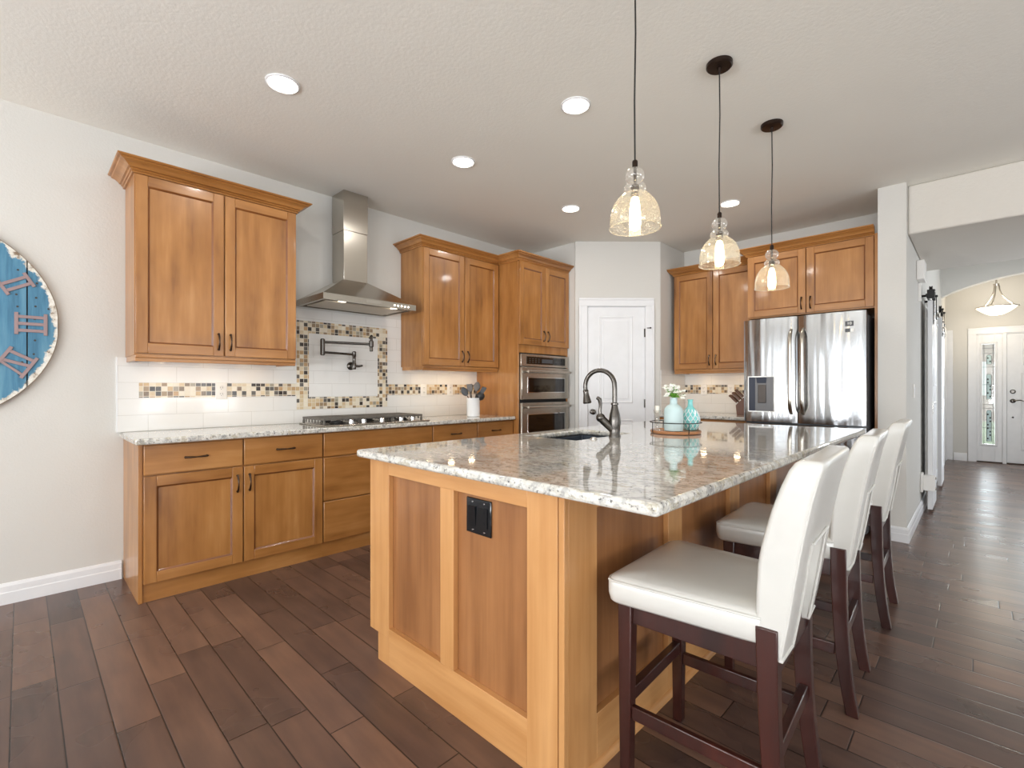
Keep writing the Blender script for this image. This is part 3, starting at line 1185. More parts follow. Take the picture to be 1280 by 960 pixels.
add_drawer(oc, 0.004, 0.115, OW - 0.008, 0.24, -OD - 0.001)


def base_cabinet(label, loc, rz, w, d, rows, end=None, group='maple base cabinets', htop=0.875):
    """rows: list of ('drawer'|'door', x0, x1, z0, z1, handle)"""
    root = thing('base_cabinet', label, 'cabinet', loc, rz, group)
    b = MB()
    b.box(0, w, -d, 0, 0.10, htop)
    b.build('carcass', 'wood_v', root, bevel=0.0015)
    b = MB()
    b.box(0 if end != 'l' else 0.0, w, -d + 0.004, -d + 0.022, 0, 0.0995)
    b.build('toe_board', 'wood_h', root)
    if end == 'l':
        b = MB()
        b.box(-0.019, -0.0005, -d - 0.006, 0, 0, htop)
        b.build('end_panel', 'wood_v', root, bevel=0.0015)
    for k, x0, x1, z0, z1, h in rows:
        if k == 'drawer':
            add_drawer(root, x0, z0, x1 - x0, z1 - z0, -d - 0.001, h)
        else:
            add_door(root, x0, z0, x1 - x0, z1 - z0, -d - 0.001, h, z1 - z0 - 0.10)
    return root


BD = 0.53
base_cabinet('maple base cabinet with two drawers over two doors at the counter end near the clock', (XW + 0.002, 0.468, 0), RZL, 1.007, BD,
             [('drawer', 0.004, 0.497, 0.705, 0.868, True), ('drawer', 0.505, 1.003, 0.705, 0.868, True),
              ('door', 0.004, 0.497, 0.105, 0.697, 'r'), ('door', 0.505, 1.003, 0.105, 0.697, 'l')], 'l')
base_cabinet('maple drawer bank with plain fronts beneath the gas cooktop', (XW + 0.002, 1.4755, 0), RZL, 0.936, BD,
             [('drawer', 0.004, 0.932, 0.705, 0.868, False), ('drawer', 0.004, 0.932, 0.395, 0.697, False), ('drawer', 0.004, 0.932, 0.105, 0.387, False)])
base_cabinet('maple base cabinet with one drawer right of the cooktop drawer bank', (XW + 0.002, 2.412, 0), RZL, 0.500, BD,
             [('drawer', 0.004, 0.496, 0.705, 0.868, True), ('door', 0.004, 0.496, 0.105, 0.697, 'l')])
base_cabinet('maple base cabinet with one drawer touching the tall oven cabinet', (XW + 0.002, 2.9125, 0), RZL, 0.469, BD,
             [('drawer', 0.004, 0.465, 0.705, 0.868, True), ('door', 0.004, 0.465, 0.105, 0.697, 'r')])
base_cabinet('maple base cabinet along the refrigerator wall below the knife block', (-2.455, 5.398, 0), 0, 0.885, 0.60,
             [('drawer', 0.004, 0.44, 0.705, 0.868, True), ('drawer', 0.445, 0.881, 0.705, 0.868, True),
              ('door', 0.004, 0.44, 0.105, 0.697, 'r'), ('door', 0.445, 0.881, 0.105, 0.697, 'l')])

# ---- worktops
b = MB()
b.box(-3.828, -3.245, 0.430, 3.382, 0.8765, 0.910)
tag(b.build('kitchen_worktop', 'granite', bevel=0.008, seg=3), 'speckled granite worktop under the gas cooktop along the tiled wall', 'worktop')
b = MB()
b.box(-2.456, -1.57, 4.765, 5.396, 0.8765, 0.910)
tag(b.build('kitchen_worktop', 'granite', bevel=0.008, seg=3), 'short granite worktop between the pantry corner and the refrigerator', 'worktop')


# ---- backsplash tiles: one thing per wall, parts field / mosaic / border
def backsplash_cooktop():
    root = thing('tile_backsplash', 'white subway tile backsplash with mosaic band and frame behind the cooktop', 'backsplash', (XW, 0.42, 0.911), RZL, 'tile backsplashes')
    # local x = world y - 0.42 ; local z = world z - 0.911
    t = 0.010
    b = MB()
    E = 2.963
    fx0, fx1, fz0, fz1 = 1.087, 1.887, 0.107, 0.807
    m0, m1 = 0.213, 0.308
    b.box(0.0, fx0, -t, 0, 0, m0)
    b.box(0.0, fx0, -t, 0, m1, 0.466)
    b.box(0.0, 0.105, -t, 0, m0, m1)
    b.box(fx1, E, -t, 0, 0, m0)
    b.box(fx1, E, -t, 0, m1, 0.466)
    b.box(fx0, fx1, -t, 0, 0, fz0)
    b.box(fx0 - 0.135, fx1 + 0.145, -t, 0, fz1, 0.900)
    b.box(fx0 - 0.135, fx0, -t, 0, 0.466, fz1)
    b.box(fx1, fx1 + 0.145, -t, 0, 0.466, fz1)
    w = 0.0951
    b.box(fx0 + w, fx1 - w, -t, 0, fz0 + w, fz1 - w)
    b.build('subway_tile', 'tile_x', root, smooth=0)
    b = MB()
    b.box(0.105, fx0, -t - 0.001, -0.0005, m0, m1)
    b.build('mosaic_band', 'mosaic', root, smooth=0)
    b = MB()
    b.box(fx1, E, -t - 0.001, -0.0005, m0, m1)
    b.build('mosaic_band', 'mosaic', root, smooth=0)
    b = MB()
    b.box(fx0, fx1, -t - 0.001, -0.0005, fz0, fz0 + w)
    b.box(fx0, fx1, -t - 0.001, -0.0005, fz1 - w, fz1)
    b.box(fx0, fx0 + w, -t - 0.001, -0.0005, fz0 + w, fz1 - w)
    b.box(fx1 - w, fx1, -t - 0.001, -0.0005, fz0 + w, fz1 - w)
    b.build('mosaic_frame', 'mosaic', root, smooth=0)
    b = MB()
    b.box(-0.006, 0.0, -t - 0.001, 0, 0, 0.466)
    b.build('edge_strip', 'white_gloss', root)


backsplash_cooktop()
root = thing('tile_backsplash', 'white subway tile backsplash with mosaic band behind the aqua vases', 'backsplash', (-2.447, 5.40, 0.911), 0, 'tile backsplashes')
b = MB()
b.box(0, 0.876, -0.010, 0, 0, 0.213)
b.box(0, 0.876, -0.010, 0, 0.308, 0.463)
b.build('subway_tile', 'tile_x', root, smooth=0)
b = MB()
b.box(-0.012, -0.002, -0.59, -0.002, 0, 0.466)
b.build('return_tile', 'tile_y', root, smooth=0)
b = MB()
b.box(0, 0.876, -0.011, -0.0005, 0.213, 0.308)
b.build('mosaic_band', 'mosaic', root, smooth=0)


# ---- outlets and switches
def outlet(label, loc, rz, name='wall_outlet', kind='outlet', group='white outlets on the backsplash'):
    root = thing(name, label, kind, loc, rz, group)
    b = MB()
    b.box(-0.036, 0.036, -0.006, 0, -0.058, 0.058)
    b.build('cover_plate', 'plate', root, bevel=0.003)
    if kind == 'outlet':
        for z in (-0.022, 0.022):
            b = MB()
            b.lathe([(0.0165, 0.0), (0.0165, 0.0075), (0.014, 0.0085)], (0, 0, z), 20, 0, axis='y')
            b.box(-0.0075, -0.005, -0.0092, -0.008, z - 0.003, z + 0.007, 1)
            b.box(0.005, 0.0075, -0.0092, -0.008, z - 0.003, z + 0.007, 1)
            b.box(-0.002, 0.002, -0.0092, -0.008, z - 0.012, z - 0.008, 1)
            b.build('receptacle', ['plate', 'slot'], root)
    else:
        b = MB()
        b.hexa([(-0.016, -0.0055, -0.033), (0.016, -0.0055, -0.033), (0.016, -0.0055, 0.033), (-0.016, -0.0055, 0.033),
                (-0.016, -0.007, -0.033), (0.016, -0.007, -0.033), (0.016, -0.011, 0.033), (-0.016, -0.011, 0.033)])
        b.build('rocker', 'white', root)
    return root


outlet('white outlet on the mosaic band below the wall cabinet nearest the clock', (XW + 0.011, 0.985, 1.165), RZL)
outlet('white outlet on the mosaic band just right of the cooktop', (XW + 0.011, 2.70, 1.165), RZL)
outlet('white outlet on the mosaic band behind the utensil crock', (XW + 0.011, 3.02, 1.165), RZL)
outlet('white outlet on the mosaic band beside the aqua vases', (-2.225, 5.389, 1.165), 0)
outlet('white outlet on the mosaic band beside the knife block', (-1.93, 5.389, 1.165), 0)
outlet('white double light switch plate on the hall wall above the last bar stool', (-0.3995, 5.30, 1.16), RZL, 'light_switch', 'switch', None)

# chime box with its raceway on the hall wall
root = thing('chime_box', 'white box with a cable cover on the hall wall above the barn door', 'box', (-0.3995, 5.62, 2.15), RZL)
b = MB()
b.box(-0.06, 0.16, -0.055, 0, 0.0, 0.17)
b.build('housing', 'plate', root, bevel=0.006)
b = MB()
b.box(0.12, 0.16, -0.02, 0, -0.17, -0.001)
b.build('cable_cover', 'plate', root, bevel=0.002)


# ================================================================== RANGE HOOD
hood = thing('range_hood', 'stainless chimney range hood mounted above the gas cooktop', 'range hood', (XW + 0.0115, 1.897, 1.825), RZL)
hw, hd = 0.392, 0.475
cw, cd, ch, cz = 0.105, 0.205, 0.045, 0.225
b = MB()
b.loops([[(-hw, 0, 0), (-hw, -hd, 0), (hw, -hd, 0), (hw, 0, 0)], [(-hw, 0, ch), (-hw, -hd, ch), (hw, -hd, ch), (hw, 0, ch)],
         [(-cw, 0, cz), (-cw, -cd, cz), (cw, -cd, cz), (cw, 0, cz)]], True, False, True)
b.loops([[(-hw, 0, 0), (-hw, -hd, 0), (hw, -hd, 0), (hw, 0, 0)], [(-hw + .02, -0.02, 0), (-hw + .02, -hd + .02, 0), (hw - .02, -hd + .02, 0), (hw - .02, -.02, 0)],
         [(-hw + .02, -0.02, 0.012), (-hw + .02, -hd + .02, 0.012), (hw - .02, -hd + .02, 0.012), (hw - .02, -.02, 0.012)]], True, False, True)
b.build('canopy', 'steel', hood, smooth=20)
b = MB()
b.box(-cw + 0.003, cw - 0.003, -cd + 0.003, 0, cz - 0.01, 0.62)
b.build('chimney', 'steel', hood, bevel=0.002)
b = MB()
b.box(-cw, cw, -cd, 0, 0.621, 2.764 - 1.825)
c = b.build('chimney_sleeve', 'steel', hood, bevel=0.002)
b = MB()
b.box(-hw + 0.06, hw - 0.06, -hd + 0.10, -0.05, 0.002, 0.012)
b.build('filter', 'grille', hood, bevel=0.003)
for x in (-0.22, 0.22):
    b = MB()
    b.lathe([(0.028, 0.012), (0.028, 0.004), (0.022, 0.003)], (x, -hd + 0.06, 0), 18)
    b.build('hood_light', 'hood_lamp', hood)
b = MB()
for k in range(5):
    b.lathe([(0.007, 0), (0.007, 0.003), (0.004, 0.004)], (0.19 + k * 0.032, -hd, 0.022), 12, axis='y')
b.build('button', 'hood_lamp', hood)
b = MB()
b.box(-0.06, 0.07, -hd - 0.002, -hd + 0.001, 0.012, 0.034)
b.build('badge_plate', 'nickel', hood)

# ================================================================== GAS COOKTOP
ck = thing('gas_cooktop', 'stainless gas cooktop with dark grates and five silver knobs', 'cooktop', (-3.535, 1.945, 0.910), RZL)
b = MB()
b.box(-0.45, 0.45, -0.245, 0.215, 0.0005, 0.010)
b.build('tray', 'steel', ck, bevel=0.004)
for gx in (-0.285, 0.0, 0.285):
    b = MB()
    gw = 0.135
    y0, y1 = -0.165, 0.20
    for x in (-gw, gw):
        b.box(gx + x - 0.007, gx + x + 0.007, y0, y1, 0.040, 0.056)
    for y in (y0, y1 - 0.014):
        b.box(gx - gw, gx + gw, y, y + 0.014, 0.040, 0.056)
    for k in range(1, 7):
        y = y0 + (y1 - y0) * k / 7.0
        b.box(gx - gw, gx + gw, y - 0.005, y + 0.005, 0.042, 0.056)
        for x in (-gw, gw):
            b.box(gx + x - 0.004, gx + x + 0.004, y - 0.006, y + 0.006, 0.016, 0.041)
    b.box(gx - 0.006, gx + 0.006, y0, y1, 0.042, 0.056)
    for x in (-gw, gw):
        for y in (y0 + 0.007, y1 - 0.007):
            b.hexa([(gx + x - 0.008, y - 0.008, 0.010), (gx + x + 0.008, y - 0.008, 0.010), (gx + x + 0.008, y + 0.008, 0.010), (gx + x - 0.008, y + 0.008, 0.010),
                    (gx + x - 0.006, y - 0.006, 0.042), (gx + x + 0.006, y - 0.006, 0.042), (gx + x + 0.006, y + 0.006, 0.042), (gx + x - 0.006, y + 0.006, 0.036)])
    b.build('grate', 'cast_iron', ck, bevel=0.002)
for bx, by, br in ((-0.285, 0.10, 0.035), (-0.285, -0.08, 0.045), (0, 0.02, 0.06), (0.285, 0.10, 0.045), (0.285, -0.08, 0.035)):
    b = MB()
    b.lathe([(br + 0.012, 0.010), (br + 0.010, 0.016), (br, 0.018), (br, 0.026), (br * 0.8, 0.030)], (bx, by, 0), 24)
    b.build('burner', 'black_metal', ck)
for kx in (-0.235, -0.135, 0.02, 0.19, 0.30):
    b = MB()
    b.lathe([(0.024, 0.010), (0.023, 0.014), (0.019, 0.016), (0.018, 0.040), (0.015, 0.043)], (kx, -0.205, 0), 20)
    b.box(kx - 0.004, kx + 0.004, -0.222, -0.188, 0.043, 0.047)
    b.build('knob', 'chrome', ck)

# ================================================================== POT FILLER
pf = thing('pot_filler', 'dark bronze folding pot filler tap mounted inside the mosaic frame', 'pot filler', (XW + 0.0115, 1.955, 1.372), RZL)
b = MB()
b.lathe([(0.034, 0), (0.034, 0.006), (0.026, 0.014), (0.016, 0.020), (0.015, 0.062)], (0, 0, 0), 24, axis='y')
b.build('wall_flange', 'gunmetal', pf)
b = MB()
b.tube([(0.0, -0.05, 0.0), (0.045, -0.06, -0.002), (0.075, -0.064, 0.004)], [0.012, 0.010, 0.008], 12)
b.build('wall_valve_handle', 'gunmetal', pf)
jx, jy = 0.0, -0.062
b = MB()
b.lathe([(0.014, -0.03), (0.017, -0.02), (0.017, 0.02), (0.014, 0.028), (0.014, 0.075), (0.017, 0.08), (0.017, 0.115), (0.010, 0.122)], (jx, jy, 0), 20)
b.build('lower_joint', 'gunmetal', pf)
ex, ey = -0.30, -0.13
b = MB()
b.tube([(jx, jy, 0.095), (ex, ey, 0.095)], 0.0095, 14)
b.build('lower_arm', 'gunmetal', pf)
b = MB()
b.lathe([(0.012, 0.070), (0.018, 0.076), (0.018, 0.195), (0.012, 0.202)], (ex, ey, 0), 20)
b.build('elbow_joint', 'gunmetal', pf)
tx, ty = 0.07, -0.22
b = MB()
b.tube([(ex, ey, 0.175), (tx, ty, 0.175)], 0.0105, 14)
b.build('upper_arm', 'gunmetal', pf)
b = MB()
b.lathe([(0.010, 0.115), (0.014, 0.12), (0.013, 0.15), (0.019, 0.156), (0.019, 0.20), (0.012, 0.208), (0.011, 0.235), (0.015, 0.24), (0.008, 0.252)], (tx, ty, 0), 20)
b.build('spout', 'gunmetal', pf)
b = MB()
b.tube([(tx, ty, 0.228), (tx - 0.03, ty - 0.03, 0.224)], [0.006, 0.005], 10)
b.ball((tx - 0.035, ty - 0.035, 0.223), 0.008, 10, 6)
b.build('tip_valve_handle', 'gunmetal', pf)

# ================================================================== WALL OVENS
ov = thing('double_wall_oven', 'stainless double wall oven with black glass windows in the tall cabinet', 'oven', (XW + 0.002 + OD, 3.385, 0.365), RZL)
ow0, ow1 = 0.022, OW - 0.022
b = MB()
b.box(ow0 + 0.01, ow1 - 0.01, 0.0, 0.50, 0.0, 1.165)
b.build('oven_body', 'dark_gap', ov)
Z = 0.365
b = MB()
b.box(ow0, ow1, -0.022, -0.0005, 1.400 - Z, 1.522 - Z)
pn = b.build('control_panel', 'steel', ov, bevel=0.003)
b = MB()
b.box(0.10, OW - 0.075, -0.0245, -0.022, 1.424 - Z, 1.500 - Z)
b.build('display_glass', 'black_glass', pn)
b = MB()
for r_ in range(3):
    for c_ in range(4):
        b.box(0.135 + c_ * 0.045, 0.135 + c_ * 0.045 + 0.022, -0.0252, -0.0245, 1.440 - Z + r_ * 0.018, 1.444 - Z + r_ * 0.018)
b.box(0.33, 0.50, -0.0252, -0.0245, 1.440 - Z, 1.478 - Z)
for c_ in range(3):
    b.box(0.54 + c_ * 0.045, 0.54 + c_ * 0.045 + 0.022, -0.0252, -0.0245, 1.455 - Z, 1.459 - Z)
b.build('button_marking', 'sticker', pn)


def oven_door(name, z0, z1, wz0, wz1):
    b = MB()
    b.box(ow0, ow1, -0.030, -0.0005, z0, z1)
    d = b.build(name, 'steel', ov, bevel=0.004)
    b = MB()
    b.box(0.105, OW - 0.085, -0.034, -0.030, wz0 - 0.008, wz1 + 0.008)
    fr_ = b.build('window_frame', 'chrome', d, bevel=0.001)
    b = MB()
    b.box(0.118, OW - 0.098, -0.0355, -0.033, wz0, wz1)
    b.build('window_glass', 'black_glass', d)
    b = MB()
    hz = z1 - 0.045
    b.tube([(0.07, -0.075, hz), (OW - 0.05, -0.075, hz)], 0.013, 14)
    for x in (0.11, OW - 0.09):
        b.tube([(x, -0.028, hz), (x, -0.075, hz)], 0.009, 10)
    b.build('handle', 'steel', d)


oven_door('microwave_door', 1.072 - Z, 1.394 - Z, 1.145 - Z, 1.285 - Z)
oven_door('oven_door', 0.375 - Z, 1.040 - Z, 0.56 - Z, 0.92 - Z)

# ================================================================== REFRIGERATOR
rf = thing('refrigerator', 'stainless french door refrigerator with a water dispenser under the short cabinet', 'refrigerator', (-1.535, 5.36, 0), 0)
RW = 0.905
yb = -0.70            # front of the case
b = MB()
b.box(0.004, RW - 0.004, yb, 0, 0.03, 1.775)
for x in (0.05, RW - 0.05):
    for y in (yb + 0.06, -0.06):
        b.lathe([(0.02, 0.0), (0.02, 0.03)], (x, y, 0), 12)
b.build('case', 'grey_case', rf, bevel=0.004)


def bowed_panel(x0, x1, z0, z1, y0, bow, t=0.062, n=14, hole=None):
    """a door skin whose front is gently bowed outwards (towards -y)"""
    b = MB()
    fr_, bk = [], []
    for i in range(n + 1):
        u = i / n
        x = x0 + (x1 - x0) * u
        e = min(1.0, min(u, 1 - u) / 0.04)
        y = y0 - bow * (1 - (2 * u - 1) ** 2) + 0.012 * (1 - e) ** 2
        fr_.append((x, y - t))
        bk.append((x, y0))
    out = fr_ + bk[::-1]
    b.prism(out, 'z', z0, z1)
    return b


mid = 0.432
yd = yb - 0.004
dl = bowed_panel(0.0, mid - 0.003, 0.888, 1.795, yd, 0.016).build('fridge_door', 'steel_fridge', rf, smooth=40)
dr = bowed_panel(mid + 0.003, RW, 0.888, 1.795, yd, 0.016).build('fridge_door', 'steel_fridge', rf, smooth=40)
fz = bowed_panel(0.0, RW, 0.10, 0.872, yd, 0.014).build('freezer_drawer', 'steel_fridge', rf, smooth=40)
for d_, x in ((dl, mid - 0.045), (dr, mid + 0.045)):
    b = MB()
    path, rad = [], []
    for i in range(17):
        t = i / 16.0
        z = 0.965 + t * 0.72
        e = min(t, 1 - t)
        path.append((x, yd - 0.066 - 0.050 * min(1, (e / 0.10)) ** 0.6, z))
        rad.append(0.0125 if e > 0.03 else 0.010)
    b.tube(path, rad, 12, sx=1.25)
    b.build('handle', 'steel', d_)
b = MB()
b.tube([(0.08, yd - 0.115, 0.80), (RW - 0.08, yd - 0.115, 0.80)], 0.013, 12)
for x in (0.12, RW - 0.12):
    b.tube([(x, yd - 0.07, 0.80), (x, yd - 0.115, 0.80)], 0.009, 10)
b.build('handle', 'steel', fz)
# dispenser
dx0, dx1, dz0, dz1, dy = 0.045, 0.262, 0.975, 1.290, yd - 0.0825
b = MB()
b.box(dx0, dx1, dy - 0.004, dy + 0.003, dz1 - 0.008, dz1)
b.box(dx0, dx1, dy - 0.004, dy + 0.003, dz0, dz0 + 0.008)
b.box(dx0, dx0 + 0.008, dy - 0.004, dy + 0.003, dz0 + 0.008, dz1 - 0.008)
b.box(dx1 - 0.008, dx1, dy - 0.004, dy + 0.003, dz0 + 0.008, dz1 - 0.008)
ds = b.build('dispenser', 'chrome', dl)
b = MB()
b.box(dx0 + 0.008, dx0 + 0.060, dy - 0.002, dy + 0.004, dz0 + 0.008, dz1 - 0.008)
b.build('control_strip', 'switch_grey', ds)
b = MB()
b.box(dx0 + 0.060, dx1 - 0.008, dy + 0.000, dy + 0.004, dz0 + 0.008, dz1 - 0.008)
b.build('recess', 'grey_case', ds)
b = MB()
b.hexa([(dx0 + 0.075, dy - 0.004, dz1 - 0.06), (dx0 + 0.150, dy - 0.004, dz1 - 0.06), (dx0 + 0.150, dy + 0.002, dz1 - 0.06), (dx0 + 0.075, dy + 0.002, dz1 - 0.06),
        (dx0 + 0.070, dy - 0.012, dz1 - 0.01), (dx0 + 0.155, dy - 0.012, dz1 - 0.01), (dx0 + 0.155, dy + 0.002, dz1 - 0.01), (dx0 + 0.070, dy + 0.002, dz1 - 0.01)])
b.build('spout', 'switch_grey', ds, bevel=0.003)
b = MB()
b.box(dx0 + 0.085, dx0 + 0.150, dy - 0.010, dy + 0.001, dz0 + 0.08, dz1 - 0.075)
b.build('paddle', 'utensil_steel', ds, bevel=0.004)
# stickers on the right-hand door
sy = yd - 0.0775
b = MB()
b.box(0.772, 0.827, sy - 0.0005, sy + 0.012, 1.677, 1.717)
st = b.build('warranty_sticker', 'sticker', dr)
text_mesh('sticker_number', '10', 0.032, 0.0004, 'plate', st, (0.7995, sy - 0.0008, 1.697), (R(90), 0, 0))
b = MB()
b.box(0.772, 0.805, sy - 0.0005, sy + 0.012, 1.630, 1.658)
b.box(0.806, 0.827, sy - 0.0003, sy + 0.012, 1.632, 1.656, 1)
b.build('energy_sticker', ['sticker', 'plate'], dr)


# ================================================================== ISLAND
IX0, IX1, IY0, IY1 = -1.955, -0.858, 1.095, 3.86
isl = thing('kitchen_island', 'maple kitchen island with framed brown panels and a granite top overhanging the stools', 'kitchen island', ((IX0 + IX1) / 2, IY0, 0))
ox, oy = (IX0 + IX1) / 2, IY0


def ib(b, x0, x1, y0, y1, z0, z1, m=0):
    b.box(x0 - ox, x1 - ox, y0 - oy, y1 - oy, z0, z1, m)


ft = 0.022
# the framed end facing the camera
b = MB()
ib(b, IX0, -1.800, IY0, IY0 + ft, 0.118, 0.875, 0)
ib(b, -1.887, -1.800, IY0, IY0 + ft, 0.0, 0.118, 0)
ib(b, -1.442, -1.364, IY0, IY0 + ft, 0.160, 0.815, 0)
ib(b, -1.003, IX1 - 0.024, IY0, IY0 + ft, 0.0, 0.875, 0)
ib(b, -1.800, -1.003, IY0, IY0 + ft, 0.815, 0.875, 1)
ib(b, -1.800, -1.003, IY0, IY0 + ft, 0.0, 0.160, 1)
b.build('end_frame', ['pale_v', 'pale_h'], isl, bevel=0.0012)
b = MB()
ib(b, IX1 - 0.021, IX1, IY0 + 0.001, IY0 + ft, 0.0, 0.875, 0)
b.build('corner_post', 'pale_v', isl, bevel=0.0015)
for a, c in ((-1.800, -1.442), (-1.364, -1.003)):
    b = MB()
    ib(b, a - 0.004, c + 0.004, IY0 + ft, IY0 + ft + 0.012, 0.14, 0.835)
    b.build('end_panel', 'brown_v', isl)
# bar side facing the stools
b = MB()
for y0, y1 in ((IY0 + ft, 1.262), (1.745, 1.862), (2.385, 2.510), (3.000, 3.120), (3.74, IY1)):
    ib(b, IX1 - ft, IX1, y0, y1, 0.0, 0.875, 0)
ys = [1.262, 1.745, 1.862, 2.385, 2.510, 3.000, 3.120, 3.74]
for i in range(0, 8, 2):
    ib(b, IX1 - ft, IX1, ys[i], ys[i + 1], 0.812, 0.875, 1)
    ib(b, IX1 - ft, IX1, ys[i], ys[i + 1], 0.0, 0.165, 1)
b.build('bar_frame', ['pale_v', 'pale_y'], isl, bevel=0.0012)
for i in range(0, 8, 2):
    b = MB()
    ib(b, IX1 - ft - 0.012, IX1 - ft, ys[i] - 0.004, ys[i + 1] + 0.004, 0.14, 0.835)
    b.build('bar_panel', 'brown_v', isl)
b = MB()
b.prism([(0, 0), (0.016, 0), (0.014, 0.010), (0.006, 0.019), (0, 0.021)], 'y', IY0 + ft - oy, IY1 - oy)
b.xform(Matrix.Translation((IX1 - ox, 0, 0)))
b.build('shoe_molding', 'pale_y', isl)
# far end, kitchen side and cavity walls
b = MB()
ib(b, IX0 + 0.02, IX1 - 0.04, IY1 - 0.02, IY1, 0.0, 0.875)
ib(b, IX0 + 0.02, IX0 + 0.038, IY0 + 0.035, IY1 - 0.02, 0.10, 0.875)
ib(b, IX0 + 0.07, IX0 + 0.088, IY0 + 0.035, IY1 - 0.02, 0.0, 0.10)
b.build('carcass', 'wood_v', isl)
nd = 5
for k in range(nd):
    L_ = (IY1 - 0.02 - IY0 - 0.035) / nd
    m_, mats = door_mesh(L_ - 0.008, 0.745)
    d_ = m_.build('door', mats, isl, bevel=0.0025, smooth=25)
    d_.location = (IX0 + 0.019 - ox, IY0 + 0.035 - oy + (k + 1) * L_ - 0.004, 0.115)
    d_.rotation_euler = (0, 0, R(-90))
    pull(d_, 0.03 if k % 2 else L_ - 0.038, -0.02, 0.65, True)

# island worktop with the sink cut-out
SX0, SX1, SY0, SY1 = -1.885, -1.525, 2.045, 2.60
b = MB()
xs = [-2.005, SX0, SX1, -0.545]
ys_ = [1.052, SY0, SY1, 3.955]
gv = {}
for zi, z in enumerate((0.8765, 0.910)):
    for i in range(4):
        for j in range(4):
            gv[(i, j, zi)] = b.bm.verts.new((xs[i], ys_[j], z))
for i in range(3):
    for j in range(3):
        if i == 1 and j == 1:
            continue
        b.face([gv[(i, j, 1)], gv[(i + 1, j, 1)], gv[(i + 1, j + 1, 1)], gv[(i, j + 1, 1)]])
        b.face([gv[(i, j, 0)], gv[(i, j + 1, 0)], gv[(i + 1, j + 1, 0)], gv[(i + 1, j, 0)]])
for k in range(3):
    for (p, q) in (((k, 0), (k + 1, 0)), ((k, 3), (k + 1, 3)), ((0, k), (0, k + 1)), ((3, k), (3, k + 1))):
        b.face([gv[p + (0,)], gv[q + (0,)], gv[q + (1,)], gv[p + (1,)]])
for (p, q) in (((1, 1), (2, 1)), ((2, 1), (2, 2)), ((2, 2), (1, 2)), ((1, 2), (1, 1))):
    b.face([gv[p + (0,)], gv[q + (0,)], gv[q + (1,)], gv[p + (1,)]])
tag(b.build('island_worktop', 'granite', bevel=0.011, seg=3), 'large polished granite worktop of the island with a sink cut-out', 'worktop')

# sink
sk = thing('undermount_sink', 'dark slate undermount sink let into the island worktop', 'sink', ((SX0 + SX1) / 2, (SY0 + SY1) / 2, 0.66))
b = MB()
hx, hy = (SX1 - SX0) / 2, (SY1 - SY0) / 2
T = 0.012


def rr(x, y, z):
    return [(-x, -y, z), (x, -y, z), (x, y, z), (-x, y, z)]


b.loops([rr(hx + 0.012, hy + 0.012, 0.215), rr(hx + 0.004, hy + 0.004, 0.215), rr(hx - 0.004, hy - 0.004, 0.02), rr(0.04, 0.04, 0.012)], True, False, True)
b.loops([rr(hx + 0.012, hy + 0.012, 0.215), rr(hx + 0.012, hy + 0.012, 0.205), rr(hx + 0.008, hy + 0.008, 0.0)], True, False, True)
b.build('basin', 'slate', sk, bevel=0.006)
b = MB()
b.lathe([(0.042, 0.0135), (0.042, 0.0165), (0.03, 0.0165), (0.025, 0.0145)], (0, 0, 0), 24)
b.build('drain', 'chrome', sk)

# faucet
fx, fy = -1.475, 2.345
fa = thing('kitchen_faucet', 'tall gooseneck pull-down kitchen faucet in dark metal behind the sink', 'faucet', (fx, fy, 0.910), R(8))
b = MB()
b.lathe([(0.033, 0.0005), (0.033, 0.008), (0.029, 0.016), (0.031, 0.05), (0.034, 0.085), (0.029, 0.125), (0.020, 0.160), (0.017, 0.178), (0.021, 0.182), (0.021, 0.190), (0.015, 0.194)], (0, 0, 0), 28)
b.build('body', 'gunmetal', fa)
b = MB()
path = [(0, 0, 0.19), (0, 0, 0.27)]
rad_ = 0.093
for i in range(1, 17):
    a = PI * i / 16.0 * 1.08
    path.append((-rad_ + rad_ * math.cos(a), 0, 0.285 + rad_ * math.sin(a)))
b.tube(path, [0.0135] * 2 + [0.0135 - 0.0015 * i / 16 for i in range(16)], 16)
b.build('spout', 'gunmetal', fa)
tip = Vector(path[-1])
tdir = (Vector(path[-1]) - Vector(path[-2])).normalized()
b = MB()
pts_ = [tip + tdir * s for s in (-0.004, 0.004, 0.010, 0.03, 0.055, 0.072, 0.078)]
b.tube([tuple(p) for p in pts_], [0.013, 0.017, 0.015, 0.017, 0.022, 0.025, 0.021], 18)
b.build('spray_head', 'gunmetal', fa)
b = MB()
b.tube([(-0.01, -0.015, 0.045), (-0.045, -0.036, 0.085), (-0.062, -0.047, 0.105)], [0.021, 0.023, 0.022], 18)
b.ball((-0.064, -0.048, 0.108), 0.026, 18, 10)
b.build('handle_hub', 'gunmetal', fa)
b = MB()
b.tube([(-0.066, -0.05, 0.118), (-0.066, -0.05, 0.150), (-0.064, -0.049, 0.185), (-0.068, -0.053, 0.212), (-0.080, -0.062, 0.222)], [0.011, 0.009, 0.010, 0.012, 0.010], 14)
b.build('lever', 'gunmetal', fa)
b = MB()
b.lathe([(0.021, 0.0005), (0.021, 0.004), (0.015, 0.005), (0.014, 0.009), (0.010, 0.010)], (0, 0, 0), 20)
tag(b.build('air_switch_button', 'nickel', loc=(-1.488, 2.158, 0.910)), 'small round metal button on the granite near the sink corner', 'button')

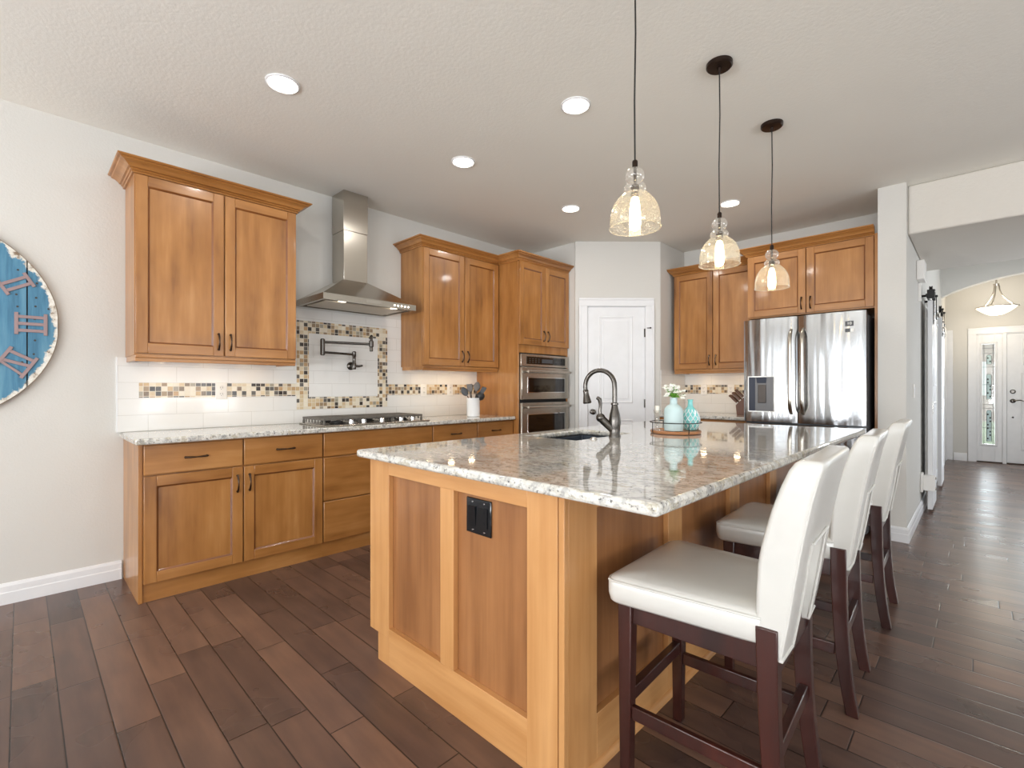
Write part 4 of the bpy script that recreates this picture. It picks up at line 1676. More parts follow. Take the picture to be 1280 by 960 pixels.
# island outlet (black double plate)
root = thing('island_outlet', 'black double switch and outlet plate on the island end panel', 'outlet', (-1.246, IY0 + ft, 0.738), 0)
b = MB()
b.box(-0.064, 0.064, -0.007, -0.0005, -0.062, 0.062)
b.build('cover_plate', 'black_gloss', root, bevel=0.003)
b = MB()
b.hexa([(-0.047, -0.0065, -0.034), (-0.013, -0.0065, -0.034), (-0.013, -0.0065, 0.034), (-0.047, -0.0065, 0.034),
        (-0.047, -0.008, -0.034), (-0.013, -0.008, -0.034), (-0.013, -0.012, 0.034), (-0.047, -0.012, 0.034)])
b.build('rocker', 'black_gloss', root)
b = MB()
b.box(0.013, 0.047, -0.0095, -0.0068, -0.034, 0.034)
for z in (-0.018, 0.018):
    b.lathe([(0.004, 0.0095), (0.004, 0.0105)], (0.03, 0, z), 10, axis='y')
b.build('receptacle', 'black_gloss', root)
for x in (-0.03, 0.03):
    for z in (-0.049, 0.049):
        b = MB()
        b.lathe([(0.0035, 0.007), (0.003, 0.0082)], (x, 0, z), 10, axis='y')
        b.build('screw', 'chrome', root)


# ================================================================== BAR STOOLS
def make_stool():
    root = thing('bar_stool', '', 'bar stool', (0, 0, 0), 0, 'bar stools along the island')
    w = 0.212
    # seat
    b = MB()
    sx0, sx1 = -0.250, 0.165
    rings = []
    for ins, z in ((0.012, 0.560), (0.004, 0.568), (0.0, 0.590), (0.0, 0.622), (0.006, 0.634), (0.022, 0.642), (0.08, 0.648), (0.14, 0.650)):
        rg = []
        X0, X1, Y0, Y1 = sx0 + ins, sx1, -w - 0.018 + ins, w + 0.018 - ins
        rc = max(0.004, 0.028 - ins * 0.1)
        for cx_, cy_, a0 in ((X1 - 0.004, Y1 - 0.004, 0), (X0 + rc, Y1 - rc, 90), (X0 + rc, Y0 + rc, 180), (X1 - 0.004, Y0 + 0.004, 270)):
            rr_ = 0.004 if cx_ > 0 else rc
            for k in range(5):
                a = R(a0 + k * 22.5)
                rg.append((cx_ + rr_ * math.cos(a), cy_ + rr_ * math.sin(a), z))
        rings.append(rg)
    b.loops(rings, True, True, True)
    for v in b.bm.verts:
        v.co.y *= 1.06 - 0.16 * (v.co.x - sx0) / (sx1 - sx0)
        v.co.z -= 0.010
    b.build('seat', 'cream', root, smooth=60)
    b = MB()
    zz = 0.628
    b.tube([(sx1, -w - 0.017, zz), (sx0 + 0.028, -w - 0.017, zz), (sx0 + 0.009, -w - 0.009, zz), (sx0 + 0.001, -w + 0.012, zz),
            (sx0 + 0.001, w - 0.012, zz), (sx0 + 0.009, w + 0.009, zz), (sx0 + 0.028, w + 0.017, zz), (sx1, w + 0.017, zz)], 0.0035, 8)
    for v in b.bm.verts:
        v.co.y *= 1.06 - 0.16 * (v.co.x - sx0) / (sx1 - sx0)
        v.co.z -= 0.010
    b.build('seat_piping', 'cream', root)

    # upholstered back: an inverted U, leaning and slightly swollen
    def lut(z, T):
        if z <= T[0][0]:
            return T[0][1]
        for (z0, v0), (z1, v1) in zip(T[:-1], T[1:]):
            if z <= z1:
                return v0 + (v1 - v0) * (z - z0) / (z1 - z0)
        return T[-1][1]

    def xf(z):
        return lut(z, ((0.52, 0.150), (0.64, 0.149), (0.77, 0.157), (0.88, 0.184), (0.963, 0.213), (1.022, 0.240)))

    def xr(z):
        return lut(z, ((0.52, 0.208), (0.64, 0.230), (0.77, 0.248), (0.88, 0.268), (0.963, 0.286), (1.022, 0.305)))
    b = MB()
    zn = 0.797
    zs = [0.523, 0.533, 0.60, 0.68, 0.75, zn, 0.83, 0.89, 0.95, 0.99, 1.008, 1.017]
    hw_ = 0.215
    col = 0.105

    def half(z):
        k = 0.203 + 0.012 * (z - 0.52) / 0.5
        if z > 0.985:
            k -= 0.010 * ((z - 0.985) / 0.032) ** 2
        if z < 0.535:
            k -= 0.003
        return k

    vv = {}
    for zi, z in enumerate(zs):
        h_ = half(z)
        rnd_ = 0.0
        if z > 1.0:
            rnd_ = 0.003 if z < 1.012 else 0.010
        yy = [-h_, -h_ + 0.012, -h_ + col - 0.01, -h_ + col, -0.001, h_ - col, h_ - col + 0.01, h_ - 0.012, h_]
        for yi, y in enumerate(yy):
            edge = yi in (0, 8)
            bow = 0.006 * (1 - (y / h_) ** 2)
            vv[(zi, yi, 0)] = b.bm.verts.new((xf(z) + rnd_ + (0.006 if edge else 0) + bow * 0.5, y, z))
            vv[(zi, yi, 1)] = b.bm.verts.new((xr(z) - rnd_ - (0.004 if edge else 0) + bow * 0.5, y, z))
    nz, ny = len(zs), 9
    ni = zs.index(zn)

    def solid(zi, yi):
        if zi < 0 or yi < 0 or zi >= nz - 1 or yi >= ny - 1:
            return False
        return not (zi < ni and yi in (3, 4))
    for zi in range(nz - 1):
        for yi in range(ny - 1):
            if not solid(zi, yi):
                continue
            for s in (0, 1):
                q_ = [vv[(zi, yi, s)], vv[(zi, yi + 1, s)], vv[(zi + 1, yi + 1, s)], vv[(zi + 1, yi, s)]]
                b.face(q_)
            for (dz, dy, p, q2) in ((-1, 0, (zi, yi), (zi, yi + 1)), (1, 0, (zi + 1, yi), (zi + 1, yi + 1)), (0, -1, (zi, yi), (zi + 1, yi)), (0, 1, (zi, yi + 1), (zi + 1, yi + 1))):
                if not solid(zi + dz, yi + dy):
                    b.face([vv[p + (0,)], vv[q2 + (0,)], vv[q2 + (1,)], vv[p + (1,)]])
    for v in [v for v in b.bm.verts if not v.link_faces]:
        b.bm.verts.remove(v)
    bk = b.build('backrest', 'cream', root, bevel=0.006, seg=3, smooth=60)
    # welt around the cut-out and the lower hems
    b = MB()
    for sgn in (-1, 1):
        h0, h1 = half(0.53), half(zn)
        b.tube([(xr(z_) + 0.003, sgn * (half(z_) - col), z_) for z_ in (0.53, 0.60, 0.68, 0.75, zn)], 0.0035, 8)
        b.tube([(xr(z_) - 0.004, sgn * (half(z_) - 0.004), z_) for z_ in (0.53, 0.62, 0.72, 0.83, 0.92, 0.98)], 0.003, 8)
        z_ = 0.527
        h_ = half(z_)
        b.tube([(xf(z_) + 0.004, sgn * (h_ - 0.002), z_), (xr(z_), sgn * (h_ - 0.002), z_), (xr(z_) + 0.003, sgn * (h_ - col + 0.004), z_), (xf(z_) + 0.006, sgn * (h_ - col + 0.004), z_)], 0.0045, 8)
    b.tube([(xr(zn) + 0.006, y_, zn) for y_ in (-(half(zn) - col), -0.03, 0.03, half(zn) - col)], 0.0035, 8)
    b.build('back_piping', 'cream', root)
    # legs
    for s in (-1, 1):
        b = MB()
        y0 = s * (w - 0.022)
        a_, c_ = 0.021, 0.016
        b.hexa([(-0.226 + 0.004, y0 - c_, 0), (-0.226 + 0.036, y0 - c_, 0), (-0.226 + 0.036, y0 + c_, 0), (-0.226 + 0.004, y0 + c_, 0),
                (-0.226, y0 - a_, 0.558), (-0.226 + 0.044, y0 - a_, 0.558), (-0.226 + 0.044, y0 + a_, 0.558), (-0.226, y0 + a_, 0.558)])
        b.build('leg', 'mahogany', root, bevel=0.003)
        b = MB()
        rings = []
        for t in [i / 8.0 for i in range(9)]:
            z = 0.60 * (1 - t)
            xc = 0.178 + 0.006 * t + 0.036 * t ** 3
            hx_ = 0.025 - 0.006 * t
            hy_ = 0.021 - 0.003 * t
            rings.append([(xc - hx_, y0 - hy_, z), (xc + hx_, y0 - hy_, z), (xc + hx_, y0 + hy_, z), (xc - hx_, y0 + hy_, z)])
        b.loops(rings, True, True, True)
        b.build('leg', 'mahogany', root, bevel=0.003, smooth=30)
        b = MB()
        b.box(-0.184, 0.158, y0 - 0.010, y0 + 0.012, 0.492, 0.557)
        b.build('apron', 'mahogany', root, bevel=0.002)
        b = MB()
        b.box(-0.188, 0.166, y0 - 0.009, y0 + 0.009, 0.205, 0.245)
        b.build('stretcher', 'mahogany', root, bevel=0.003)
    yw = w - 0.043
    b = MB()
    b.box(-0.220, -0.196, -yw, yw, 0.492, 0.557)
    b.build('apron', 'mahogany', root, bevel=0.002)
    b = MB()
    b.box(0.172, 0.196, -yw, yw, 0.470, 0.560)
    b.build('apron', 'mahogany', root, bevel=0.002)
    b = MB()
    b.box(-0.218, -0.192, -yw, yw, 0.245, 0.285)
    b.build('stretcher', 'mahogany', root, bevel=0.003)
    b = MB()
    b.box(0.175, 0.200, -yw, yw, 0.255, 0.295)
    b.build('stretcher', 'mahogany', root, bevel=0.003)
    return root


stool = make_stool()
STOOLS = [((-0.558, 1.468, 0), R(2.5), 'cream leather bar stool nearest the camera, in front of the two others'),
          ((-0.556, 2.285, 0), R(2.5), 'cream leather bar stool in the middle between two others'),
          ((-0.552, 3.175, 0), R(1.5), 'cream leather bar stool farthest along the island, beside the hall wall')]
for i, (lc, rz, lab) in enumerate(STOOLS):
    o = stool if i == 0 else copy_tree(stool)
    o.location = lc
    o.rotation_euler = (0, 0, rz)
    o['label'] = lab


# ================================================================== PENDANTS
def make_pendant():
    root = thing('pendant_light', '', 'pendant light', (0, 0, 0), 0, 'glass pendants over the island')
    # local z = 0 at the ceiling
    D = CEIL - 1.785
    b = MB()
    b.lathe([(0.060, -0.0005), (0.060, -0.016), (0.054, -0.022), (0.010, -0.024), (0.008, -0.045)], (0, 0, 0), 32)
    b.build('ceiling_canopy', 'bronze', root)
    b = MB()
    zt = -(CEIL - 2.035)
    b.tube([(0, 0, -0.040), (0.002, 0.001, -0.25), (-0.002, 0, -0.5), (0, 0, zt)], 0.0032, 8)
    b.build('hanging_cord', 'cord', root)
    b = MB()
    b.lathe([(0.0085, zt + 0.004), (0.0105, zt), (0.0105, zt - 0.022), (0.006, zt - 0.024), (0.006, zt - 0.085), (0.016, zt - 0.090), (0.016, zt - 0.125)], (0, 0, 0), 18)
    b.build('socket', 'bronze', root)
    z0 = -D
    b = MB()
    zb = z0 + 0.198
    pr = []
    for i in range(11):
        a = PI * (0.08 + 0.84 * i / 10)
        pr.append((max(0.010, 0.036 * math.sin(a)), zb + 0.031 * math.cos(a)))
    b.lathe(pr, (0, 0, 0), 28, cap0=False, cap1=False)
    pr = []
    for i in range(9):
        a = PI * (0.10 + 0.80 * i / 8)
        pr.append((0.022 + 0.020 * math.sin(a), z0 + 0.148 + 0.018 * math.cos(a)))
    b.lathe(pr, (0, 0, 0), 28, cap0=False, cap1=False)
    b.build('glass_neck', 'clear_glass', root)
    b = MB()
    pr = [(0.036, z0 + 0.132), (0.044, z0 + 0.129), (0.056, z0 + 0.119), (0.065, z0 + 0.109), (0.074, z0 + 0.097), (0.081, z0 + 0.084), (0.0875, z0 + 0.066), (0.091, z0 + 0.046), (0.0925, z0 + 0.022), (0.093, z0)]
    b.lathe(pr, (0, 0, 0), 40, cap0=False, cap1=False)
    sh = b.build('glass_shade', 'shade_glass', root)
    b = MB()
    b.tube([(0.093 * math.cos(2 * PI * k / 40), 0.093 * math.sin(2 * PI * k / 40), z0) for k in range(41)], 0.0022, 6, caps=False)
    b.build('rim', 'shade_rim', sh)
    b = MB()
    b.lathe([(0.008, z0 + 0.118), (0.013, z0 + 0.112), (0.017, z0 + 0.095), (0.021, z0 + 0.06), (0.021, z0 + 0.015), (0.016, z0 - 0.002), (0.006, z0 - 0.008)], (0, 0, 0), 18)
    b.build('bulb', 'bulb', root)
    return root


M['shade_rim'] = seeded_glass('glass_rim', (1, 0.97, 0.88, 1), True, 0.8, 0.9)
pend = make_pendant()
for i, (x, y, lab) in enumerate(((-0.925, 1.61, 'seeded glass pendant light nearest the camera over the island, hanging lowest in view'),
                                 (-0.905, 2.374, 'seeded glass pendant light in the middle of the three over the island'),
                                 (-0.888, 3.138, 'seeded glass pendant light in front of the refrigerator cabinet, last of three'))):
    o = pend if i == 0 else copy_tree(pend)
    o.location = (x, y, CEIL)
    o['label'] = lab

# ================================================================== RECESSED LIGHTS
dl0 = None
for i, (x, y, lab) in enumerate(((-2.586, 0.95, 'round recessed ceiling light above the first base cabinet, nearest the clock wall'),
                                 (-1.613, 2.164, 'round recessed ceiling light above the island sink'),
                                 (-2.577, 2.156, 'round recessed ceiling light in front of the range hood'),
                                 (-2.571, 3.378, 'round recessed ceiling light in front of the oven cabinet'),
                                 (-1.524, 4.232, 'round recessed ceiling light in front of the refrigerator, behind the middle pendant'))):
    if dl0 is None:
        dl0 = thing('recessed_light', lab, 'ceiling light', (0, 0, 0), 0, 'recessed ceiling lights')
        b = MB()
        b.lathe([(0.083, -0.0005), (0.083, -0.005), (0.074, -0.009), (0.069, -0.004), (0.068, -0.001)], (0, 0, 0), 36, cap0=False, cap1=False)
        b.build('trim_ring', 'white', dl0)
        b = MB()
        b.lathe([(0.0685, -0.001), (0.066, -0.004), (0.04, -0.006), (0.001, -0.007)], (0, 0, 0), 36)
        b.build('lens', 'lens', dl0)
        area_light('downlight_glow', (0, 0, -0.012), (0, 0, 0), 0.12, 0.12, 5, (1.0, 0.97, 0.92), dl0, 'DISK')
        o = dl0
    else:
        o = copy_tree(dl0)
    o.location = (x, y, CEIL)
    o['label'] = lab

# foyer bowl pendant
fb = thing('foyer_pendant', 'lit white bowl pendant with nickel arms hanging in the foyer behind the arch', 'pendant light', (0.182, 10.1, CEIL))
b = MB()
zb = -0.50
b.lathe([(0.004, zb), (0.08, zb + 0.012), (0.14, zb + 0.045), (0.19, zb + 0.085), (0.225, zb + 0.12), (0.218, zb + 0.12), (0.18, zb + 0.088)], (0, 0, 0), 40, cap0=True, cap1=True)
b.build('glass_bowl', 'bowl_glow', fb)
b = MB()
b.tube([(0.222 * math.cos(2 * PI * k / 40), 0.222 * math.sin(2 * PI * k / 40), zb + 0.122) for k in range(41)], 0.008, 8, caps=False)
b.build('bowl_rim', 'nickel', fb)
for k in range(3):
    a = 2 * PI * k / 3 + R(15)
    b = MB()
    path = []
    for i in range(9):
        t = i / 8.0
        rr_ = 0.03 + 0.20 * t ** 2.2
        path.append((rr_ * math.cos(a), rr_ * math.sin(a), -0.06 - (0.50 - 0.06 - 0.12) * t))
    path.append((0.25 * math.cos(a), 0.25 * math.sin(a), zb + 0.135))
    b.tube(path, 0.009, 8, sx=1.5)
    b.build('arm', 'nickel', fb)
b = MB()
b.lathe([(0.065, HALL_CEIL - CEIL - 0.0005), (0.065, HALL_CEIL - CEIL - 0.02), (0.012, HALL_CEIL - CEIL - 0.03), (0.010, -0.03), (0.035, -0.035), (0.03, -0.07)], (0, 0, 0), 28)
b.build('ceiling_canopy', 'nickel', fb)
area_light('foyer_glow', (0, 0, -0.36), (R(180), 0, 0), 0.3, 0.3, 5, (1.0, 0.88, 0.72), fb, 'DISK')
pl = bpy.data.lights.new('foyer_bulb', 'POINT')
pl.energy = 11
pl.color = (1.0, 0.86, 0.66)
pl.shadow_soft_size = 0.08
po = bpy.data.objects.new('foyer_bulb', pl)
COL.objects.link(po)
po.parent = fb
po.location = (0, 0, zb - 0.1)


# ================================================================== BARN DOORS
def barn_door(label, y0, y1, x=-0.352):
    root = thing('barn_door', label, 'door', (x, y0, 0), RZL, 'sliding barn doors in the hall')
    w = y1 - y0
    b = MB()
    b.box(0, w, -0.036, 0, 0.03, 2.02)
    for z0, z1 in ((0.22, 1.05), (1.20, 1.88)):
        panel_mould(b, 0.10, w - 0.10, z0, z1, -0.036)
        b.box(0.14, w - 0.14, -0.041, -0.036, z0 + 0.04, z1 - 0.04)
    b.build('slab', 'white', root, bevel=0.002)
    for hx_ in (0.08, w - 0.08):
        b = MB()
        b.box(hx_ - 0.020, hx_ + 0.020, -0.043, -0.0365, 1.80, 2.12)
        b.build('strap_hanger', 'black_metal', root, bevel=0.002)
        b = MB()
        b.lathe([(0.045, -0.004), (0.045, 0.004), (0.038, 0.004), (0.038, 0.012), (0.045, 0.012), (0.045, 0.020)], (hx_, -0.012, 2.123), 20, axis='y')
        b.lathe([(0.012, 0.018), (0.012, 0.036), (0.006, 0.040)], (hx_, -0.012, 2.123), 12, axis='y')
        b.build('wheel', 'black_metal', root)
        b = MB()
        for z in (1.83, 1.90, 1.97):
            b.lathe([(0.010, 0.043), (0.010, 0.049), (0.005, 0.052)], (hx_, 0, z), 10, axis='y')
        b.build('bolt', 'chrome', root)
    b = MB()
    b.box(0.012, 0.05, -0.0375, -0.035, 0.94, 1.06)
    b.build('flush_pull', 'nickel', root)
    return root


barn_door('white sliding barn door on the hall wall nearer to the kitchen', 6.04, 6.60)
barn_door('white sliding barn door on the hall wall nearer to the front door', 7.58, 8.12)
root = thing('barn_door_track', 'dark steel barn door track fixed along the hall wall', 'track', (-0.3995, 5.98, 2.055), RZL)
b = MB()
b.box(0, 2.20, -0.045, -0.037, 0.0, 0.024)
b.build('track_bar', 'black_metal', root)
b = MB()
for k in range(6):
    b.lathe([(0.011, 0.0), (0.011, 0.037), (0.016, 0.045), (0.012, 0.052)], (0.06 + k * 0.416, 0, 0.012), 12, axis='y')
b.build('spacer', 'black_metal', root)
b = MB()
b.box(0.0, 0.05, -0.10, -0.046, -0.02, 0.06)
b.build('end_stop', 'black_metal', root, bevel=0.003)
root = thing('floor_guide', 'white bracket guiding the barn door near the bottom of the hall wall', 'bracket', (-0.3995, 5.95, 0.20), RZL)
b = MB()
b.box(0.0, 0.10, -0.02, 0, 0, 0.18)
b.box(0.0, 0.085, -0.105, -0.02, 0.02, 0.16)
b.build('bracket_plate', 'plate', root, bevel=0.004)
for z in (0.04, 0.14):
    b = MB()
    b.lathe([(0.012, 0.105), (0.012, 0.112)], (0.04, 0, z), 12, axis='y')
    b.build('screw', 'nickel', root)


# ================================================================== WALL CLOCK
clk = thing('wall_clock', 'large round blue board clock with pink roman numerals on the left wall', 'clock', (XW + 0.001, -0.392, 1.544), RZL)
CR = 0.545
b = MB()
edges = [-CR, -0.345, -0.105, 0.165, 0.418, CR]
for a, c in zip(edges[:-1], edges[1:]):
    a2, c2 = a + 0.003, c - 0.003
    n_ = 16
    top, bot = [], []
    for i in range(n_ + 1):
        x = a2 + (c2 - a2) * i / n_
        x = max(-CR * 0.9999, min(CR * 0.9999, x))
        h_ = math.sqrt(CR * CR - x * x)
        top.append((x, h_))
        bot.append((x, -h_))
    b.prism(bot + top[::-1], 'y', -0.026, -0.004)
b.build('clock_face', 'clock_face', clk, smooth=30)
b = MB()
for a, c in zip(edges[:-1], edges[1:]):
    for k in range(16):
        for x in (a + 0.03, c - 0.03):
            z = -0.48 + 0.064 * k + random.uniform(-0.012, 0.012)
            xx = x + random.uniform(-0.012, 0.012)
            if math.hypot(xx, z) < CR - 0.03 and random.random() < 0.75:
                b.lathe([(0.0055, 0.026), (0.0055, 0.0275)], (xx, 0, z), 8, axis='y')
b.build('nail_head', 'slot', clk)
b = MB()
b.loops([[(r_ * math.cos(2 * PI * k / 72), y_, r_ * math.sin(2 * PI * k / 72)) for k in range(72)] for r_, y_ in
         ((CR + 0.0005, 0.0), (CR + 0.004, -0.003), (CR + 0.004, -0.025), (CR + 0.0005, -0.028))], True)
b.build('rim', 'clock_rim', clk)
b = MB()
b.lathe([(CR - 0.02, 0.0), (CR - 0.02, 0.004)], (0, 0, 0), 48, axis='y')
b.build('backing_board', 'slot', clk)


def numeral(txt):
    """outline boxes in (t, r): t tangential, r radial (outwards)"""
    b = MB()
    r0, r1 = 0.372, 0.496
    th = 0.017
    y0, y1 = -0.032, -0.0265
    widths = {'I': 0.038, 'V': 0.085, 'X': 0.085}
    tot = sum(widths[c] for c in txt)
    t = -tot / 2
    strokes = []
    for c in txt:
        w = widths[c]
        m_ = t + w / 2
        if c == 'I':
            strokes.append((m_, m_, th))
        elif c == 'V':
            strokes.append((m_ - 0.004, m_ - w / 2 + 0.012, th))
            strokes.append((m_ + 0.004, m_ + w / 2 - 0.012, th * 0.8))
        else:
            strokes.append((m_ - w / 2 + 0.012, m_ + w / 2 - 0.012, th))
            strokes.append((m_ + w / 2 - 0.012, m_ - w / 2 + 0.012, th * 0.8))
        t += w
    for ti, to, w in strokes:
        b.hexa([(ti - w / 2, y0, r0), (ti + w / 2, y0, r0), (ti + w / 2, y1, r0), (ti - w / 2, y1, r0),
                (to - w / 2, y0, r1), (to + w / 2, y0, r1), (to + w / 2, y1, r1), (to - w / 2, y1, r1)])
    for ra in (r0 - 0.004, r1 - 0.012):
        b.box(-tot / 2 - 0.004, tot / 2 + 0.004, y0 - 0.0005, y1, ra, ra + 0.016)
    return b


for h, txt in enumerate(('XII', 'I', 'II', 'III', 'IV', 'V', 'VI', 'VII', 'VIII', 'IX', 'X', 'XI')):
    b = numeral(txt)
    a = R(30 * h)
    b.xform(Matrix.Rotation(a, 4, 'Y'))
    b.build('numeral', 'numeral', clk, bevel=0.001)
for L_, w_, ang in ((0.30, 0.014, 305), (0.22, 0.018, 60)):
    b = MB()
    b.prism([(-w_ / 2, -0.06), (w_ / 2, -0.06), (w_ * 0.8, L_ * 0.6), (0, L_), (-w_ * 0.8, L_ * 0.6)], 'y', -0.038, -0.034)
    b.xform(Matrix.Rotation(R(ang), 4, 'Y'))
    b.build('clock_hand', 'black_metal', clk)
b = MB()
b.lathe([(0.018, 0.026), (0.018, 0.040), (0.010, 0.043)], (0, 0, 0), 20, axis='y')
b.build('hand_pin', 'black_metal', clk)

# ================================================================== SMALL THINGS
# utensil crock and utensils
cx_, cy_ = -3.50, 3.055
cr = thing('utensil_crock', 'white ceramic crock of utensils beside the oven cabinet', 'crock', (cx_, cy_, 0.910))
b = MB()
b.lathe([(0.060, 0.001), (0.064, 0.006), (0.064, 0.168), (0.067, 0.172), (0.067, 0.180), (0.060, 0.180), (0.058, 0.170), (0.056, 0.012), (0.010, 0.010)], (0, 0, 0), 36)
b.build('pot', 'white_gloss', cr)


def utensil(name, label, cat, dx, dy, lean, az, L, head, mat='black_metal', hmat=None):
    dx -= 0.10 * math.sin(lean) * math.cos(az)
    dy -= 0.10 * math.sin(lean) * math.sin(az)
    """stands in the crock; head: function(builder) drawing the head about z=L in the utensil's own frame (flat in xz)"""
    root = thing(name, label, cat, (cx_ + dx, cy_ + dy, 0.926), 0, 'cooking utensils in the crock')
    rot = Matrix.Rotation(az, 4, 'Z') @ Matrix.Rotation(lean, 4, 'Y')
    b = MB()
    b.tube([(0, 0, 0), (0, 0, L * 0.5), (0, 0, L)], [0.006, 0.005, 0.0045], 8)
    b.xform(rot)
    b.build('handle', hmat or mat, root)
    b = MB()
    head(b, L)
    # the broad side of the head is turned to the room
    b.xform(rot)
    b.build('head', mat, root)
    return root


def h_spoon(b, L):
    pr = [(0.004, 0, 0)]
    rings = []
    for i in range(9):
        t = i / 8.0
        w = 0.003 + 0.030 * math.sin(PI * min(1, 0.08 + t * 0.92)) ** 0.7
        z = L + 0.09 * t
        rings.append([(w * math.cos(a), 0.010 * math.sin(a) * (1 if math.sin(a) > 0 else 0.3), z) for a in [2 * PI * k / 12 for k in range(12)]])
    b.loops(rings, True, True, True)


def h_slotted(b, L):
    h_spoon(b, L)
    for x in (-0.012, 0.0, 0.012):
        b.box(x - 0.002, x + 0.002, -0.0042, -0.003, L + 0.025, L + 0.065)


def h_turner(b, L):
    b.prism([(-0.010, L), (0.010, L), (0.026, L + 0.02), (0.028, L + 0.075), (-0.028, L + 0.075), (-0.026, L + 0.02)], 'y', -0.003, 0.003)
    for x in (-0.015, -0.005, 0.005, 0.015):
        b.box(x - 0.002, x + 0.002, -0.0042, 0.0042, L + 0.025, L + 0.066)


def h_ladle(b, L):
    rings = []
    for i in range(7):
        a = PI / 2 * i / 6
        r_ = 0.042 * math.cos(a)
        rings.append([(0.03 + r_ * math.cos(t), -0.042 * math.sin(a) * 0.8, L + 0.012 + r_ * math.sin(t)) for t in [2 * PI * k / 16 for k in range(16)]])
    b.loops(rings, True, True, True)


def h_whisk(b, L):
    for k in range(5):
        a = PI * k / 5
        p = []
        for i in range(13):
            t = i / 12.0 * 2 * PI
            rr_ = 0.028 * math.sin(t / 2) * (1 if True else 0)
            s = math.cos(t / 2)
            p.append((rr_ * s * 1.6 * math.cos(a), rr_ * s * 1.6 * math.sin(a), L + 0.10 * math.sin(t / 2) ** 0.8))
        b.tube(p, 0.0012, 5)


def h_spatula(b, L):
    b.prism([(-0.006, L), (0.006, L), (0.020, L + 0.012), (0.022, L + 0.075), (0.012, L + 0.082), (-0.022, L + 0.070), (-0.020, L + 0.012)], 'y', -0.004, 0.004)


M['nylon'] = plain('charcoal_nylon', (36, 36, 38), 0.4)
utensil('serving_spoon', 'charcoal oval spoon leaning out of the crock towards the cooktop', 'spoon', 0.0, 0.0, R(-31), R(45), 0.22, h_spoon, 'nylon')
utensil('slotted_turner', 'grey slotted turner standing upright in the crock', 'turner', -0.022, -0.006, R(-6), R(45), 0.225, h_turner, 'utensil_steel')
utensil('slotted_spoon', 'bronze coloured slotted spoon standing tallest in the crock', 'spoon', -0.008, 0.022, R(8), R(45), 0.235, h_slotted, 'utensil_steel')
utensil('wire_whisk', 'wire whisk at the back of the crock', 'whisk', -0.034, 0.012, R(-4), R(20), 0.20, h_whisk, 'utensil_steel')
utensil('soup_ladle', 'dark ladle leaning out of the crock towards the oven cabinet', 'ladle', 0.014, 0.004, R(16), R(45), 0.185, h_ladle, 'nylon')
utensil('spatula', 'black spatula leaning far out of the crock in front of the oven cabinet', 'spatula', 0.016, -0.012, R(31), R(45), 0.235, h_spatula, 'nylon')

# tray on the island
tr = thing('serving_tray', 'round wooden tray with a thin wire rail on the island', 'tray', (-1.330, 2.797, 0.910), R(35))
rx, ry = 0.149, 0.149
b = MB()
n_ = 48


def ell(k, s, z):
    a = 2 * PI * k / n_
    return (rx * s * math.cos(a), ry * s * math.sin(a), z)


b.loops([[ell(k, 0.90, 0.001) for k in range(n_)], [ell(k, 0.985, 0.004) for k in range(n_)], [ell(k, 1.0, 0.016) for k in range(n_)], [ell(k, 0.97, 0.020) for k in range(n_)], [ell(k, 0.94, 0.014) for k in range(n_)], [ell(k, 0.05, 0.013) for k in range(n_)]], True, True, True)
b.build('tray_base', 'tray_wood', tr)
b = MB()
b.tube([ell(k, 1.01, 0.068) for k in range(n_ + 1)], 0.0028, 8, caps=False)
b.build('wire_rail', 'black_metal', tr)
for k in range(4):
    a = 2 * PI * k / 4 + R(20)
    b = MB()
    b.tube([(rx * 1.01 * math.cos(a), ry * 1.01 * math.sin(a), 0.068), (rx * 1.015 * math.cos(a), ry * 1.015 * math.sin(a), 0.012), (rx * 0.97 * math.cos(a), ry * 0.97 * math.sin(a), 0.006)], 0.0026, 8)
    b.build('wire_post', 'black_metal', tr)

vx, vy, vz = -1.324, 2.759, 0.9245
b = MB()
b.lathe([(0.046, 0.0), (0.054, 0.005), (0.056, 0.02), (0.056, 0.115), (0.052, 0.138), (0.038, 0.155), (0.024, 0.163), (0.021, 0.170), (0.021, 0.198), (0.024, 0.203),
         (0.020, 0.203), (0.017, 0.196), (0.017, 0.170), (0.048, 0.135), (0.051, 0.02), (0.01, 0.006)], (0, 0, 0), 36)
tag(b.build('bottle_vase', 'frosted', loc=(vx, vy, vz)), 'frosted pale blue bottle vase holding white flowers on the tray', 'vase')
# patterned aqua vase
root = thing('patterned_vase', 'round aqua vase with a raised lattice pattern on the tray', 'vase', (-1.284, 2.903, vz))
b = MB()
prof = []
for i in range(17):
    t = i / 16.0
    z = 0.002 + 0.128 * t
    r_ = 0.022 + 0.034 * math.sin(PI * (0.12 + 0.80 * t)) ** 0.9
    prof.append((r_, z))
prof += [(0.022, 0.140), (0.016, 0.150), (0.014, 0.180), (0.018, 0.190), (0.014, 0.190), (0.010, 0.178)]
b.lathe(prof, (0, 0, 0), 36)
b.build('body', 'aqua', root)
b = MB()
for s in (-1, 1):
    for k in range(11):
        pth = []
        for i in range(15):
            t = i / 14.0
            z = 0.006 + 0.122 * t
            r_ = 0.0225 + 0.034 * math.sin(PI * (0.12 + 0.80 * t)) ** 0.9
            a = 2 * PI * k / 11 + s * t * 1.5
            pth.append((r_ * math.cos(a), r_ * math.sin(a), z))
        b.tube(pth, 0.0022, 5)
b.build('lattice', 'white_gloss', root)
